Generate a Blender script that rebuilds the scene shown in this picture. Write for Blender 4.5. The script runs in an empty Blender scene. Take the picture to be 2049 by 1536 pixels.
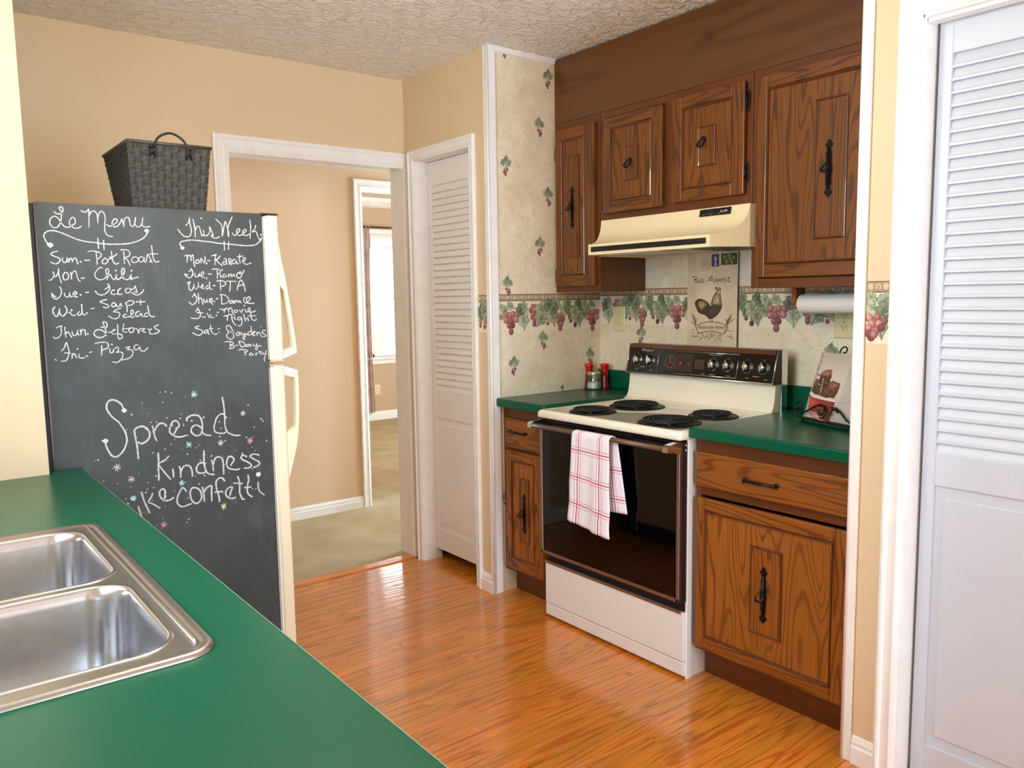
import bpy, bmesh, math, random
from mathutils import Vector, Matrix, noise as mnoise
random.seed(7)
PI = math.pi
S = bpy.context.scene
COL = S.collection

# ------------------------------------------------------------------ camera
W_IMG, H_IMG = 2049, 1536
F_PX = 1596.08
cam_d = bpy.data.cameras.new('camera')
cam = bpy.data.objects.new('camera', cam_d)
COL.objects.link(cam)
cam_d.sensor_fit = 'HORIZONTAL'
cam_d.sensor_width = 36.0
cam_d.lens = F_PX / W_IMG * 36.0
cam_d.clip_start = 0.02
R_ = Vector((0.78714597, -0.61658871, -0.01481842))
U_ = Vector((0.07860431, 0.07645941, 0.99396948))
F_ = Vector((0.61173735, 0.78356386, -0.10865125))
m = Matrix((R_, U_, -F_)).transposed().to_4x4()
m.translation = Vector((0, 0, 1.3681))
cam.matrix_world = m
S.camera = cam

# ------------------------------------------------------------------ look
S.view_settings.view_transform = 'Standard'
S.view_settings.look = 'None'
S.view_settings.exposure = 0.09
S.view_settings.gamma = 1.0
S.view_settings.use_curve_mapping = False
S.cycles.use_denoising = True
S.cycles.max_bounces = 10
S.cycles.diffuse_bounces = 6
S.cycles.glossy_bounces = 5
S.cycles.transparent_max_bounces = 8
S.cycles.sample_clamp_indirect = 6.0
S.cycles.caustics_reflective = False
S.cycles.caustics_refractive = False

# ------------------------------------------------------------------ world: bright overcast daylight
wd = bpy.data.worlds.new('overcast_sky')
S.world = wd
wd.use_nodes = True
wn = wd.node_tree.nodes
wn['Background'].inputs[0].default_value = (0.90, 0.95, 1.0, 1)
wn['Background'].inputs[1].default_value = 7.0

def area(name, loc, rot, sx, sy, power, col, spread=180):
    d = bpy.data.lights.new(name, 'AREA')
    d.shape = 'RECTANGLE'; d.size = sx; d.size_y = sy
    d.energy = power; d.color = col; d.spread = math.radians(spread)
    o = bpy.data.objects.new(name, d)
    COL.objects.link(o)
    o.location = loc; o.rotation_euler = rot
    o.visible_camera = True
    return o
DAY = (0.56, 0.78, 1.0)
WARM = (1.0, 0.84, 0.60)
# daylight entering through the window over the sink (wall at x=-0.30); bright ground outside lifts it upwards
area('sink_window_daylight', (-0.33, 1.30, 1.62), (0, -PI/2-0.05, 0), 0.95, 1.05, 23, DAY)
# added daylight for the far wall, from invented glass doors behind the camera
area('rear_fill_daylight', (1.50, -3.42, 1.15), (PI/2+0.2, 0, 0), 1.15, 2.0, 108, DAY)
# hall: daylight from the glazed front door at the right hand end
area('hall_daylight', (3.90, 4.18, 1.35), (0, PI/2, 0), 1.6, 0.8, 42, DAY)
# warm fill lights without fixtures, added out of view
def point_fill(name, loc, power, col, r=0.12):
    d = bpy.data.lights.new(name, 'POINT')
    d.energy = power; d.color = col; d.shadow_soft_size = r
    o = bpy.data.objects.new(name, d)
    COL.objects.link(o); o.location = loc
    return o
point_fill('kitchen_fill_light', (0.70, 1.45, 2.05), 27, WARM)  # unseen fill added to lift the far wall and ceiling
point_fill('dining_fill_light', (1.6, -2.2, 1.60), 10, WARM)  # unseen fill added behind the camera to brighten the ceiling
point_fill('bedroom_fill_light', (4.0, 6.4, 2.2), 12, WARM)  # unseen fill added to brighten the bedroom
point_fill('hall_fill_light', (1.0, 4.15, 2.25), 1.5, WARM, 0.08)  # weak unseen fill added in the hall

# ------------------------------------------------------------------ materials
def srgb(r, g, b):
    def f(c):
        c /= 255.0
        return c / 12.92 if c <= 0.04045 else ((c + 0.055) / 1.055) ** 2.4
    return (f(r), f(g), f(b), 1.0)

class NT:
    def __init__(s, name):
        s.m = bpy.data.materials.new(name)
        s.m.use_nodes = True
        s.t = s.m.node_tree
        s.b = s.t.nodes['Principled BSDF']
    def n(s, kind, **kw):
        nd = s.t.nodes.new(kind)
        for k, v in kw.items():
            setattr(nd, k, v)
        return nd
    def l(s, a, b):
        s.t.links.new(a, b)
    def val(s, x):
        return x
    def math(s, op, a, b=None, c=None, clamp=False):
        nd = s.n('ShaderNodeMath', operation=op); nd.use_clamp = clamp
        for i, v in enumerate((a, b, c)):
            if v is None: continue
            if isinstance(v, (int, float)): nd.inputs[i].default_value = v
            else: s.l(v, nd.inputs[i])
        return nd.outputs[0]
    def mix(s, f, a, b, mode='MIX'):
        nd = s.n('ShaderNodeMix', data_type='RGBA', blend_type=mode)
        for i, v in ((0, f), (6, a), (7, b)):
            if isinstance(v, (int, float)): nd.inputs[i].default_value = v
            elif isinstance(v, tuple): nd.inputs[i].default_value = v
            else: s.l(v, nd.inputs[i])
        return nd.outputs[2]
    def coord(s, scale=(1, 1, 1), rand=0.0, which='Object'):
        tc = s.n('ShaderNodeTexCoord')
        mp = s.n('ShaderNodeMapping')
        mp.inputs['Scale'].default_value = scale
        s.l(tc.outputs[which], mp.inputs['Vector'])
        out = mp.outputs[0]
        if rand:
            oi = s.n('ShaderNodeObjectInfo')
            va = s.n('ShaderNodeVectorMath', operation='ADD')
            r = s.math('MULTIPLY', oi.outputs['Random'], rand)
            s.l(out, va.inputs[0]); s.l(r, va.inputs[1])
            out = va.outputs[0]
        return out
    def noise(s, vec, scale, detail=2, rough=0.5, dist=0.0):
        nd = s.n('ShaderNodeTexNoise')
        s.l(vec, nd.inputs['Vector'])
        nd.inputs['Scale'].default_value = scale
        nd.inputs['Detail'].default_value = detail
        nd.inputs['Roughness'].default_value = rough
        nd.inputs['Distortion'].default_value = dist
        return nd.outputs[0]
    def ramp(s, f, stops):
        nd = s.n('ShaderNodeValToRGB')
        e = nd.color_ramp.elements
        while len(e) < len(stops): e.new(0.5)
        for i, (p, c) in enumerate(stops):
            e[i].position = p
            e[i].color = c if isinstance(c, tuple) else (c, c, c, 1)
        s.l(f, nd.inputs[0])
        return nd.outputs[0]
    def bump(s, h, strength, dist):
        nd = s.n('ShaderNodeBump')
        nd.inputs['Strength'].default_value = strength
        nd.inputs['Distance'].default_value = dist
        s.l(h, nd.inputs['Height'])
        s.l(nd.outputs[0], s.b.inputs['Normal'])
    def base(s, c):
        if isinstance(c, tuple): s.b.inputs['Base Color'].default_value = c
        else: s.l(c, s.b.inputs['Base Color'])
    def set(s, **kw):
        for k, v in kw.items():
            i = s.b.inputs[k.replace('_', ' ')]
            if isinstance(v, (int, float, tuple)): i.default_value = v
            else: s.l(v, i)
        return s

def plain(name, c, rough=0.5, metal=0.0, var=0.0, **kw):
    t = NT(name)
    if var:
        v = t.noise(t.coord((1, 1, 1)), 9, 3)
        f = t.ramp(v, [(0.3, 0.0), (0.7, 1.0)])
        d = tuple(x * (1 - var) for x in c[:3]) + (1,)
        t.base(t.mix(f, c, d))
    else:
        t.base(c)
    t.set(Roughness=rough, Metallic=metal)
    for k, v in kw.items():
        t.b.inputs[k.replace('_', ' ')].default_value = v
    return t.m

def wood(name, base, dark, axis, cross=9.0, long=0.75, lines=90.0, rough=0.40, amt=0.62, coat=0.10, rnd=9.0, tone=0.0, fs=260.0):
    t = NT(name)
    sc = [cross] * 3; sc['XYZ'.index(axis)] = long
    v = t.coord(tuple(sc), rnd)
    n1 = t.noise(v, 1.0, 2, 0.45, 0.25)
    w = t.math('SINE', t.math('MULTIPLY', n1, lines))
    ln = t.ramp(w, [(0.0, 0.0), (0.35, 0.05), (0.95, 1.0)])
    # w runs -1..1: only its positive half reaches the ramp
    sc2 = [fs] * 3; sc2['XYZ'.index(axis)] = 7.0
    fine = t.noise(t.coord(tuple(sc2), rnd), 1.0, 2, 0.6)
    fn = t.ramp(fine, [(0.38, 0.0), (0.66, 1.0)])
    f = t.math('ADD', t.math('MULTIPLY', ln, amt), t.math('MULTIPLY', fn, 0.34), clamp=True)
    big = t.noise(t.coord((2.2, 2.2, 1.2), rnd), 1.0, 1)
    c = t.mix(f, base, dark)
    bd = tuple(x * 0.62 for x in base[:3]) + (1,)
    c = t.mix(t.math('MULTIPLY', t.ramp(big, [(0.35, 0.0), (0.7, 1.0)]), 0.35), c, bd)
    if tone:
        oi = t.n('ShaderNodeObjectInfo')
        hs = t.n('ShaderNodeHueSaturation')
        t.l(c, hs.inputs['Color'])
        t.l(t.math('MULTIPLY_ADD', oi.outputs['Random'], tone, 1 - tone * 0.5), hs.inputs['Value'])
        t.l(t.math('MULTIPLY_ADD', oi.outputs['Random'], -0.010, 0.504), hs.inputs['Hue'])
        c = hs.outputs[0]
    t.base(c)
    t.set(Roughness=rough, Coat_Weight=coat, Coat_Roughness=0.12)
    t.bump(f, 0.25, -0.0006)
    return t.m

M = {}
OAK, OAKD = srgb(124, 70, 16), srgb(50, 21, 4)
M['oakZ'] = wood('oak_vertical_grain', OAK, OAKD, 'Z')
M['oakY'] = wood('oak_horizontal_grain', OAK, OAKD, 'Y')
M['oakX'] = wood('oak_depth_grain', OAK, OAKD, 'X')
M['oakP'] = wood('oak_panel_grain', srgb(130, 75, 18), OAKD, 'Z', cross=7.0, long=0.8, lines=120)
M['oakZL'] = wood('oak_base_vertical', srgb(152, 88, 26), srgb(66, 26, 6), 'Z', lines=120)  # lighter copies of the cabinet oak; brighter light low down put into colour
M['oakYL'] = wood('oak_base_horizontal', srgb(152, 88, 26), srgb(66, 26, 6), 'Y', lines=120)
M['oakPL'] = wood('oak_base_panel', srgb(162, 98, 34), srgb(92, 44, 10), 'Z', cross=6.0, long=0.8, lines=150)
M['frame'] = wood('stained_face_frame', srgb(108, 55, 14), srgb(58, 25, 5), 'Z', amt=0.25, lines=26)
M['frameY'] = wood('stained_rail', srgb(108, 55, 14), srgb(58, 25, 5), 'Y', amt=0.25, lines=26)
M['side'] = wood('walnut_side_panel', srgb(104, 62, 32), srgb(70, 38, 18), 'Z', cross=26, amt=0.3)
M['bead'] = plain('stained_bead', srgb(92, 44, 18), 0.28, Coat_Weight=0.5)
M['floorX'] = wood('oak_strip_floor', srgb(230, 142, 50), srgb(160, 82, 18), 'X', cross=13.0, long=0.9, lines=60,
                   rough=0.28, amt=0.55, coat=0.85, rnd=23.0, tone=0.20, fs=110.0)
def coat_waves(m_):
    nt = m_.node_tree; b_ = nt.nodes['Principled BSDF']
    tc = nt.nodes.new('ShaderNodeTexCoord'); mp = nt.nodes.new('ShaderNodeMapping'); mp.inputs['Scale'].default_value = (5, 34, 1)
    no = nt.nodes.new('ShaderNodeTexNoise'); no.inputs['Scale'].default_value = 1.0; no.inputs['Detail'].default_value = 3
    bu = nt.nodes.new('ShaderNodeBump'); bu.inputs['Strength'].default_value = 0.5; bu.inputs['Distance'].default_value = 0.0022
    nt.links.new(tc.outputs['Object'], mp.inputs[0]); nt.links.new(mp.outputs[0], no.inputs['Vector'])
    nt.links.new(no.outputs[0], bu.inputs['Height']); nt.links.new(bu.outputs[0], b_.inputs['Coat Normal'])
    b_.inputs['Coat Roughness'].default_value = 0.08
coat_waves(M['floorX'])
def pine():
    t = NT('knotty_pine')
    v = t.coord((3.5, 0.5, 7.0))
    n1 = t.noise(v, 1.0, 3, 0.5, 0.3)
    w = t.math('SINE', t.math('MULTIPLY', n1, 26))
    f = t.ramp(w, [(0.1, 0.0), (1.0, 1.0)])
    c = t.mix(t.math('MULTIPLY', f, 0.5), srgb(98, 56, 14), srgb(62, 32, 6))
    vo = t.n('ShaderNodeTexVoronoi'); vo.inputs['Scale'].default_value = 1.0
    t.l(t.coord((1.0, 4.1, 6.0)), vo.inputs['Vector'])
    k = t.ramp(vo.outputs['Distance'], [(0.06, 1.0), (0.17, 0.0)])
    c = t.mix(t.math('MULTIPLY', k, 0.7), c, srgb(60, 28, 12))
    t.base(c); t.set(Roughness=0.42, Coat_Weight=0.15)
    return t.m
M['pine'] = pine()

def paint(name, c, rough=0.55, bump=0.08, scale=90, var=0.04):
    t = NT(name)
    n = t.noise(t.coord(), 1.3, 2)
    d = tuple(x * (1 - var * 2) for x in c[:3]) + (1,)
    t.base(t.mix(n, c, d)); t.set(Roughness=rough)
    t.bump(t.noise(t.coord(), scale, 3), bump, 0.002)
    return t.m
M['wall'] = paint('tan_wall_paint', srgb(224, 201, 164), 0.5)
M['wall_in'] = paint('hall_wall_paint', srgb(222, 194, 160), 0.55)
M['bedwall'] = paint('bedroom_wall_paint', srgb(196, 170, 140), 0.6)
def trimmat():
    t = NT('white_trim_paint')
    n = t.noise(t.coord((1, 1, 1)), 14, 4)
    t.base(t.mix(t.ramp(n, [(0.45, 0.0), (0.8, 1.0)]), srgb(240, 239, 236), srgb(232, 230, 226)))
    t.set(Roughness=0.38)
    t.bump(t.noise(t.coord((60, 60, 4)), 1, 2), 0.06, 0.001)
    return t.m
M['trim'] = trimmat()
M['louver'] = plain('louver_paint_dimmed', srgb(198, 204, 214), 0.4, var=0.02)  # door white dimmed in colour against the strong light on the near door
M['louver_lift'] = plain('louver_paint_lifted', srgb(238, 235, 230), 0.4, var=0.03)  # same door white brightened in colour against the shade at the far door
def ceil():
    t = NT('textured_ceiling')
    v = t.coord()
    a = t.noise(t.coord((1.0, 1.5, 1.0)), 20, 4, 0.55, 1.2)
    b = t.noise(v, 11, 2)
    h = t.ramp(a, [(0.40, 0.0), (0.52, 0.75), (0.60, 1.0)])
    t.base(t.mix(t.math('MULTIPLY', b, 0.6), srgb(250, 247, 240), srgb(240, 236, 224)))
    t.set(Roughness=0.85)
    t.bump(h, 1.0, 0.007)
    return t.m
M['ceiling'] = ceil()
def wallpaper():
    t = NT('parchment_wallpaper')
    v = t.coord()
    a = t.noise(v, 7, 5, 0.62, 0.9)
    b = t.noise(v, 26, 4, 0.6, 2.2)
    c = t.mix(t.ramp(a, [(0.3, 0.0), (0.7, 1.0)]), srgb(242, 232, 208), srgb(222, 206, 174))
    c = t.mix(t.math('MULTIPLY', t.ramp(b, [(0.40, 1.0), (0.50, 0.0)]), 0.35), c, srgb(206, 192, 164))
    t.base(c); t.set(Roughness=0.6)
    return t.m
M['paper'] = wallpaper()
def carpet():
    t = NT('beige_carpet')
    v = t.coord()
    a = t.noise(v, 4, 3); b = t.noise(v, 160, 3, 0.7)
    c = t.mix(t.ramp(a, [(0.35, 0.0), (0.7, 1.0)]), srgb(206, 188, 150), srgb(184, 164, 124))
    c = t.mix(t.math('MULTIPLY', t.ramp(b, [(0.35, 1.0), (0.6, 0.0)]), 0.4), c, srgb(138, 118, 84))
    t.base(c); t.set(Roughness=1.0)
    t.bump(b, 1.0, 0.006)
    return t.m
M['carpet'] = carpet()
def laminate():
    t = NT('green_laminate')
    n = t.noise(t.coord(), 2.5, 4, 0.6)
    t.base(t.mix(n, srgb(0, 78, 53), srgb(1, 84, 59)))
    t.set(Roughness=t.math('MULTIPLY_ADD', n, 0.10, 0.24), Specular_IOR_Level=0.38)
    return t.m
M['green'] = laminate()
M['green_edge'] = plain('laminate_seam', srgb(110, 150, 120), 0.35)
def steel():
    t = NT('brushed_steel')
    n = t.noise(t.coord((120, 3, 60)), 2, 2)
    t.base(t.mix(n, srgb(176, 170, 164), srgb(164, 158, 152)))
    t.set(Metallic=1.0, Roughness=t.math('MULTIPLY_ADD', n, 0.05, 0.33))
    return t.m
M['steel'] = steel()
def bowl():
    t = NT('satin_steel_bowl')
    n = t.noise(t.coord((30, 30, 30)), 2, 4)
    t.base(srgb(200, 200, 202))
    t.set(Metallic=1.0, Roughness=t.math('MULTIPLY_ADD', n, 0.08, 0.16))
    return t.m
M['bowl'] = bowl()
M['chrome'] = plain('chrome', srgb(225, 225, 225), 0.12, 1.0)
M['copper'] = plain('bronze_trim', srgb(158, 134, 118), 0.33, 0.85)
M['iron'] = plain('black_iron', srgb(22, 20, 20), 0.32, 0.4)
M['black'] = plain('black_enamel', srgb(12, 12, 13), 0.12)
M['pan'] = plain('black_drip_pan', srgb(14, 13, 12), 0.45, Specular_IOR_Level=0.3)
M['blackmatte'] = plain('black_matte', srgb(20, 19, 18), 0.6)
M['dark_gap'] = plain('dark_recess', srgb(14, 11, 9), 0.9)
M['glass_black'] = plain('black_oven_glass', srgb(4, 3, 3), 0.04, Specular_IOR_Level=0.38)
M['brown'] = plain('brown_bar', srgb(96, 66, 46), 0.3)
M['dkbrown'] = plain('dark_brown_metal', srgb(62, 44, 40), 0.3, 0.6)
M['enamel'] = plain('cream_enamel', srgb(240, 234, 214), 0.16, Coat_Weight=0.4)
M['stove_white'] = plain('stove_white_enamel', srgb(234, 234, 232), 0.3)
M['almond'] = plain('almond_metal', srgb(238, 224, 182), 0.35)
M['almond_l'] = plain('almond_light', srgb(242, 234, 206), 0.35)
M['fridge'] = plain('fridge_cream', srgb(240, 230, 200), 0.35)
M['gasket'] = plain('white_gasket', srgb(236, 234, 228), 0.5)
M['grey_filter'] = plain('aluminium_filter', srgb(120, 118, 112), 0.5, 0.6, var=0.3)
M['lens'] = plain('frosted_lens', srgb(214, 218, 202), 0.4)
M['ivory'] = plain('ivory_plastic', srgb(226, 212, 164), 0.35)
M['ivory_d'] = plain('ivory_shadowed_slot', srgb(70, 58, 36), 0.6)
M['red'] = plain('red_gloss', srgb(196, 8, 12), 0.15, Coat_Weight=0.6)
M['darkred'] = plain('dark_red_pepper', srgb(110, 8, 20), 0.15)
M['salt'] = plain('white_salt', srgb(244, 242, 238), 0.9, var=0.06)
M['lid'] = plain('brass_tin_lid', srgb(190, 186, 140), 0.3, 0.7)
M['papertowel'] = plain('paper_towel', srgb(236, 232, 226), 0.95, var=0.03)
M['cardboard'] = plain('cardboard_core', srgb(150, 120, 84), 0.9)
M['roundwood'] = wood('oak_bracket', srgb(160, 98, 46), OAKD, 'Z', amt=0.3)
M['page'] = plain('printed_page', srgb(214, 204, 190), 0.55, var=0.04)
M['basket'] = plain('black_woven_cord', srgb(66, 62, 57), 0.5)
M['basket_in'] = plain('basket_core', srgb(20, 16, 13), 0.9)
M['curtain'] = plain('patterned_curtain', srgb(198, 168, 158), 0.9, var=0.35)
M['blind'] = plain('white_blind', srgb(232, 230, 222), 0.5)
M['grass'] = plain('lawn', srgb(120, 136, 74), 1.0, var=0.2)
M['bark'] = plain('tree_bark', srgb(96, 94, 92), 1.0, var=0.2)
M['siding'] = plain('white_siding', srgb(232, 236, 238), 0.8)
M['ctext'] = plain('light_print', srgb(200, 196, 188), 0.5)
M['redneedle'] = plain('red_needle', srgb(210, 40, 36), 0.4)
M['smoke'] = plain('smoked_clock_glass', srgb(44, 42, 34), 0.25)
def glass(name, alpha=0.12, tint=(1, 1, 1, 1)):
    t = NT(name)
    g = t.n('ShaderNodeBsdfGlossy'); g.inputs['Roughness'].default_value = 0.03
    tr = t.n('ShaderNodeBsdfTransparent'); tr.inputs[0].default_value = tint
    fr = t.n('ShaderNodeFresnel'); fr.inputs[0].default_value = 1.45
    mx = t.n('ShaderNodeMixShader')
    t.l(t.math('ADD', t.math('MULTIPLY', fr.outputs[0], 0.8), alpha * 0.2), mx.inputs[0])
    t.l(tr.outputs[0], mx.inputs[1]); t.l(g.outputs[0], mx.inputs[2])
    t.l(mx.outputs[0], t.t.nodes['Material Output'].inputs[0])
    return t.m
M['glass'] = glass('clear_glass')
M['jarglass'] = glass('jar_glass', 0.5, (0.93, 0.96, 0.94, 1))
def chalkboard():
    t = NT('chalkboard_paint')
    v = t.coord()
    a = t.noise(v, 3.2, 5, 0.6, 0.6)
    b = t.noise(t.coord((9, 1, 2)), 4, 4, 0.7)
    c = t.mix(t.ramp(a, [(0.3, 0.0), (0.72, 1.0)]), srgb(46, 51, 51), srgb(70, 77, 78))
    c = t.mix(t.math('MULTIPLY', t.ramp(b, [(0.55, 0.0), (0.8, 1.0)]), 0.25), c, srgb(110, 112, 118))
    t.base(c); t.set(Roughness=0.5, Specular_IOR_Level=0.35)
    return t.m
M['chalkboard'] = chalkboard()
def chalk():
    t = NT('chalk')
    n = t.noise(t.coord(), 420, 3, 0.7)
    at = t.n('ShaderNodeAttribute'); at.attribute_name = 'col'
    f = t.ramp(n, [(0.36, 0.0), (0.52, 1.0)])
    t.base(t.mix(t.math('MULTIPLY_ADD', f, 0.6, 0.4), srgb(84, 86, 86), at.outputs['Color']))
    t.set(Roughness=0.95)
    return t.m
M['chalk'] = chalk()
def printed(name='printed_ink', rough=0.6):
    t = NT(name)
    at = t.n('ShaderNodeAttribute'); at.attribute_name = 'col'
    n = t.noise(t.coord(), 180, 3)
    t.base(t.mix(t.math('MULTIPLY', n, 0.10), at.outputs['Color'], srgb(190, 170, 140)))
    t.set(Roughness=rough)
    return t.m
M['print'] = printed()
def toweling():
    t = NT('plaid_towel_cotton')
    uv = t.n('ShaderNodeUVMap')
    sx = t.n('ShaderNodeSeparateXYZ'); t.l(uv.outputs[0], sx.inputs[0])
    def lines(s_, off):
        a = t.math('SUBTRACT', t.math('MODULO', t.math('ADD', s_, off), 0.112), 0.056)
        a = t.math('ABSOLUTE', a)
        mid = t.math('LESS_THAN', a, 0.0019)
        side = t.math('LESS_THAN', t.math('ABSOLUTE', t.math('SUBTRACT', a, 0.0115)), 0.0011)
        return mid, side
    m1, s1 = lines(sx.outputs[0], 0.016)
    m2, s2 = lines(sx.outputs[1], 0.084)
    f = t.math('MAXIMUM', t.math('MAXIMUM', m1, m2), t.math('MULTIPLY', t.math('MAXIMUM', s1, s2), 0.8))
    t.base(t.mix(f, srgb(236, 232, 238), srgb(186, 26, 54)))
    t.set(Roughness=0.95)
    t.bump(t.noise(t.coord(), 700, 2), 0.2, 0.001)
    return t.m
M['towel'] = toweling()

# ------------------------------------------------------------------ mesh helpers
class MB:
    """collects shapes into ONE mesh"""
    def __init__(s):
        s.v = []; s.f = []; s.mi = []; s.cur = 0; s.smooth = []; s.sm = False; s.uv = None
    def add(s, vs, fs):
        o = len(s.v)
        s.v += [tuple(v) for v in vs]
        for f in fs:
            s.f.append([i + o for i in f]); s.mi.append(s.cur); s.smooth.append(s.sm)
        return s
    def box(s, x0, x1, y0, y1, z0, z1, b=0.0):
        if x0 > x1: x0, x1 = x1, x0
        if y0 > y1: y0, y1 = y1, y0
        if z0 > z1: z0, z1 = z1, z0
        b = min(b, (x1-x0)*0.45, (y1-y0)*0.45, (z1-z0)*0.45)
        if b <= 0:
            vs = [(x, y, z) for x in (x0, x1) for y in (y0, y1) for z in (z0, z1)]
            fs = [(0, 1, 3, 2), (4, 6, 7, 5), (0, 4, 5, 1), (2, 3, 7, 6), (0, 2, 6, 4), (1, 5, 7, 3)]
            return s.add(vs, fs)
        bm = bmesh.new()
        bmesh.ops.create_cube(bm, size=1.0)
        for v in bm.verts:
            v.co = Vector(((x0+x1)/2 + v.co.x*(x1-x0), (y0+y1)/2 + v.co.y*(y1-y0), (z0+z1)/2 + v.co.z*(z1-z0)))
        bmesh.ops.bevel(bm, geom=list(bm.edges), offset=b, segments=2, profile=0.5, affect='EDGES')
        s.bm(bm); bm.free()
        return s
    def bm(s, bm):
        bm.verts.index_update()
        s.add([v.co[:] for v in bm.verts], [[v.index for v in f.verts] for f in bm.faces])
    def tube(s, pts, r, n=8, caps=True, closed=False):
        pts = [Vector(p) for p in pts]
        rs = r if isinstance(r, (list, tuple)) else [r] * len(pts)
        N = len(pts); rings = []
        up = None
        for i, p in enumerate(pts):
            a = pts[(i-1) % N] if (i > 0 or closed) else p
            c = pts[(i+1) % N] if (i < N-1 or closed) else p
            d = (c - a).normalized()
            if up is None:
                up = d.orthogonal().normalized()
            else:
                up = (up - d * up.dot(d))
                up = up.normalized() if up.length > 1e-6 else d.orthogonal().normalized()
            q = d.cross(up)
            rings.append([p + (up*math.cos(2*PI*k/n) + q*math.sin(2*PI*k/n)) * rs[i] for k in range(n)])
        vs = [v for rg in rings for v in rg]
        fs = []
        for i in range(N if closed else N-1):
            j = (i+1) % N
            for k in range(n):
                l = (k+1) % n
                fs.append((i*n+k, i*n+l, j*n+l, j*n+k))
        if caps and not closed:
            fs.append(tuple(reversed(range(n)))); fs.append(tuple((N-1)*n + k for k in range(n)))
        sm = s.sm; s.sm = True
        s.add(vs, fs); s.sm = sm
        return s
    def lathe(s, prof, c, axis='Z', n=24, caps=True):
        """prof: list of (radius, height) from bottom to top"""
        vs = []; fs = []
        for r, h in prof:
            for k in range(n):
                a = 2*PI*k/n
                u, v = r*math.cos(a), r*math.sin(a)
                if axis == 'Z': p = (c[0]+u, c[1]+v, c[2]+h)
                elif axis == 'Y': p = (c[0]+v, c[1]+h, c[2]+u)
                else: p = (c[0]+h, c[1]+u, c[2]+v)
                vs.append(p)
        for i in range(len(prof)-1):
            for k in range(n):
                l = (k+1) % n
                fs.append((i*n+k, i*n+l, (i+1)*n+l, (i+1)*n+k))
        if caps:
            fs.append(tuple(reversed(range(n)))); fs.append(tuple((len(prof)-1)*n+k for k in range(n)))
        sm = s.sm; s.sm = True
        s.add(vs, fs); s.sm = sm
        return s
    def prism(s, poly, axis, a, b):
        """extrude polygon (2D) along axis between a and b; the 2D axes are the other two in XYZ order"""
        n = len(poly)
        def P(p, t):
            if axis == 'X': return (t, p[0], p[1])
            if axis == 'Y': return (p[0], t, p[1])
            return (p[0], p[1], t)
        vs = [P(p, a) for p in poly] + [P(p, b) for p in poly]
        fs = [tuple(range(n)), tuple(reversed(range(n, 2*n)))]
        for i in range(n):
            j = (i+1) % n
            fs.append((i, i+n, j+n, j))
        return s.add(vs, fs)
    def obj(s, name, mats, parent=None, label=None):
        me = bpy.data.meshes.new(name)
        me.from_pydata(s.v, [], s.f)
        if not isinstance(mats, (list, tuple)): mats = [mats]
        for m_ in mats: me.materials.append(m_)
        for i, p in enumerate(me.polygons):
            p.material_index = s.mi[i]; p.use_smooth = s.smooth[i]
        bm = bmesh.new(); bm.from_mesh(me)
        bmesh.ops.recalc_face_normals(bm, faces=bm.faces)
        bm.to_mesh(me); bm.free()
        me.update()
        o = bpy.data.objects.new(name, me)
        COL.objects.link(o)
        if parent is not None: child(o, parent)
        if label: o['label'] = label
        return o

def child(o, parent):
    o.parent = parent
    if parent.type == 'EMPTY':
        o.matrix_parent_inverse = Matrix.Translation(parent.location).inverted()

def thing(name, label, cat, loc, group=None):
    o = bpy.data.objects.new(name, None)
    o.empty_display_size = 0.05
    COL.objects.link(o)
    o.location = loc
    o['label'] = label; o['category'] = cat
    if group: o['group'] = group
    return o
def tag(o, label, cat, group=None):
    o['label'] = label; o['category'] = cat
    if group: o['group'] = group
    return o
def struct(o):
    o['kind'] = 'structure'
    return o
def sroot(name, loc=(0, 0, 0)):
    o = bpy.data.objects.new(name, None)
    o.empty_display_size = 0.05
    COL.objects.link(o); o.location = loc
    o['kind'] = 'structure'
    return o
def stuff(o):
    o['kind'] = 'stuff'
    return o
def B(name, mat, parent, x0, x1, y0, y1, z0, z1, b=0.0, label=None):
    return MB().box(x0, x1, y0, y1, z0, z1, b).obj(name, mat, parent, label)

def catmull(pts, k=4, closed=False):
    if len(pts) < 3: return list(pts)
    out = []
    n = len(pts)
    rng = range(n) if closed else range(n-1)
    for i in rng:
        if closed:
            p0, p1, p2, p3 = (pts[(i+j-1) % n] for j in range(4))
        else:
            p1, p2 = pts[i], pts[i+1]
            p0 = pts[i-1] if i > 0 else tuple(2*a-b for a, b in zip(p1, p2))
            p3 = pts[i+2] if i+2 < n else tuple(2*b-a for a, b in zip(p1, p2))
        for j in range(k):
            t = j/k
            out.append(tuple(0.5*((2*b)+(-a+c)*t+(2*a-5*b+4*c-d)*t*t+(-a+3*b-3*c+d)*t*t*t)
                             for a, b, c, d in zip(p0, p1, p2, p3)))
    if not closed: out.append(tuple(pts[-1]))
    return out

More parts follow.
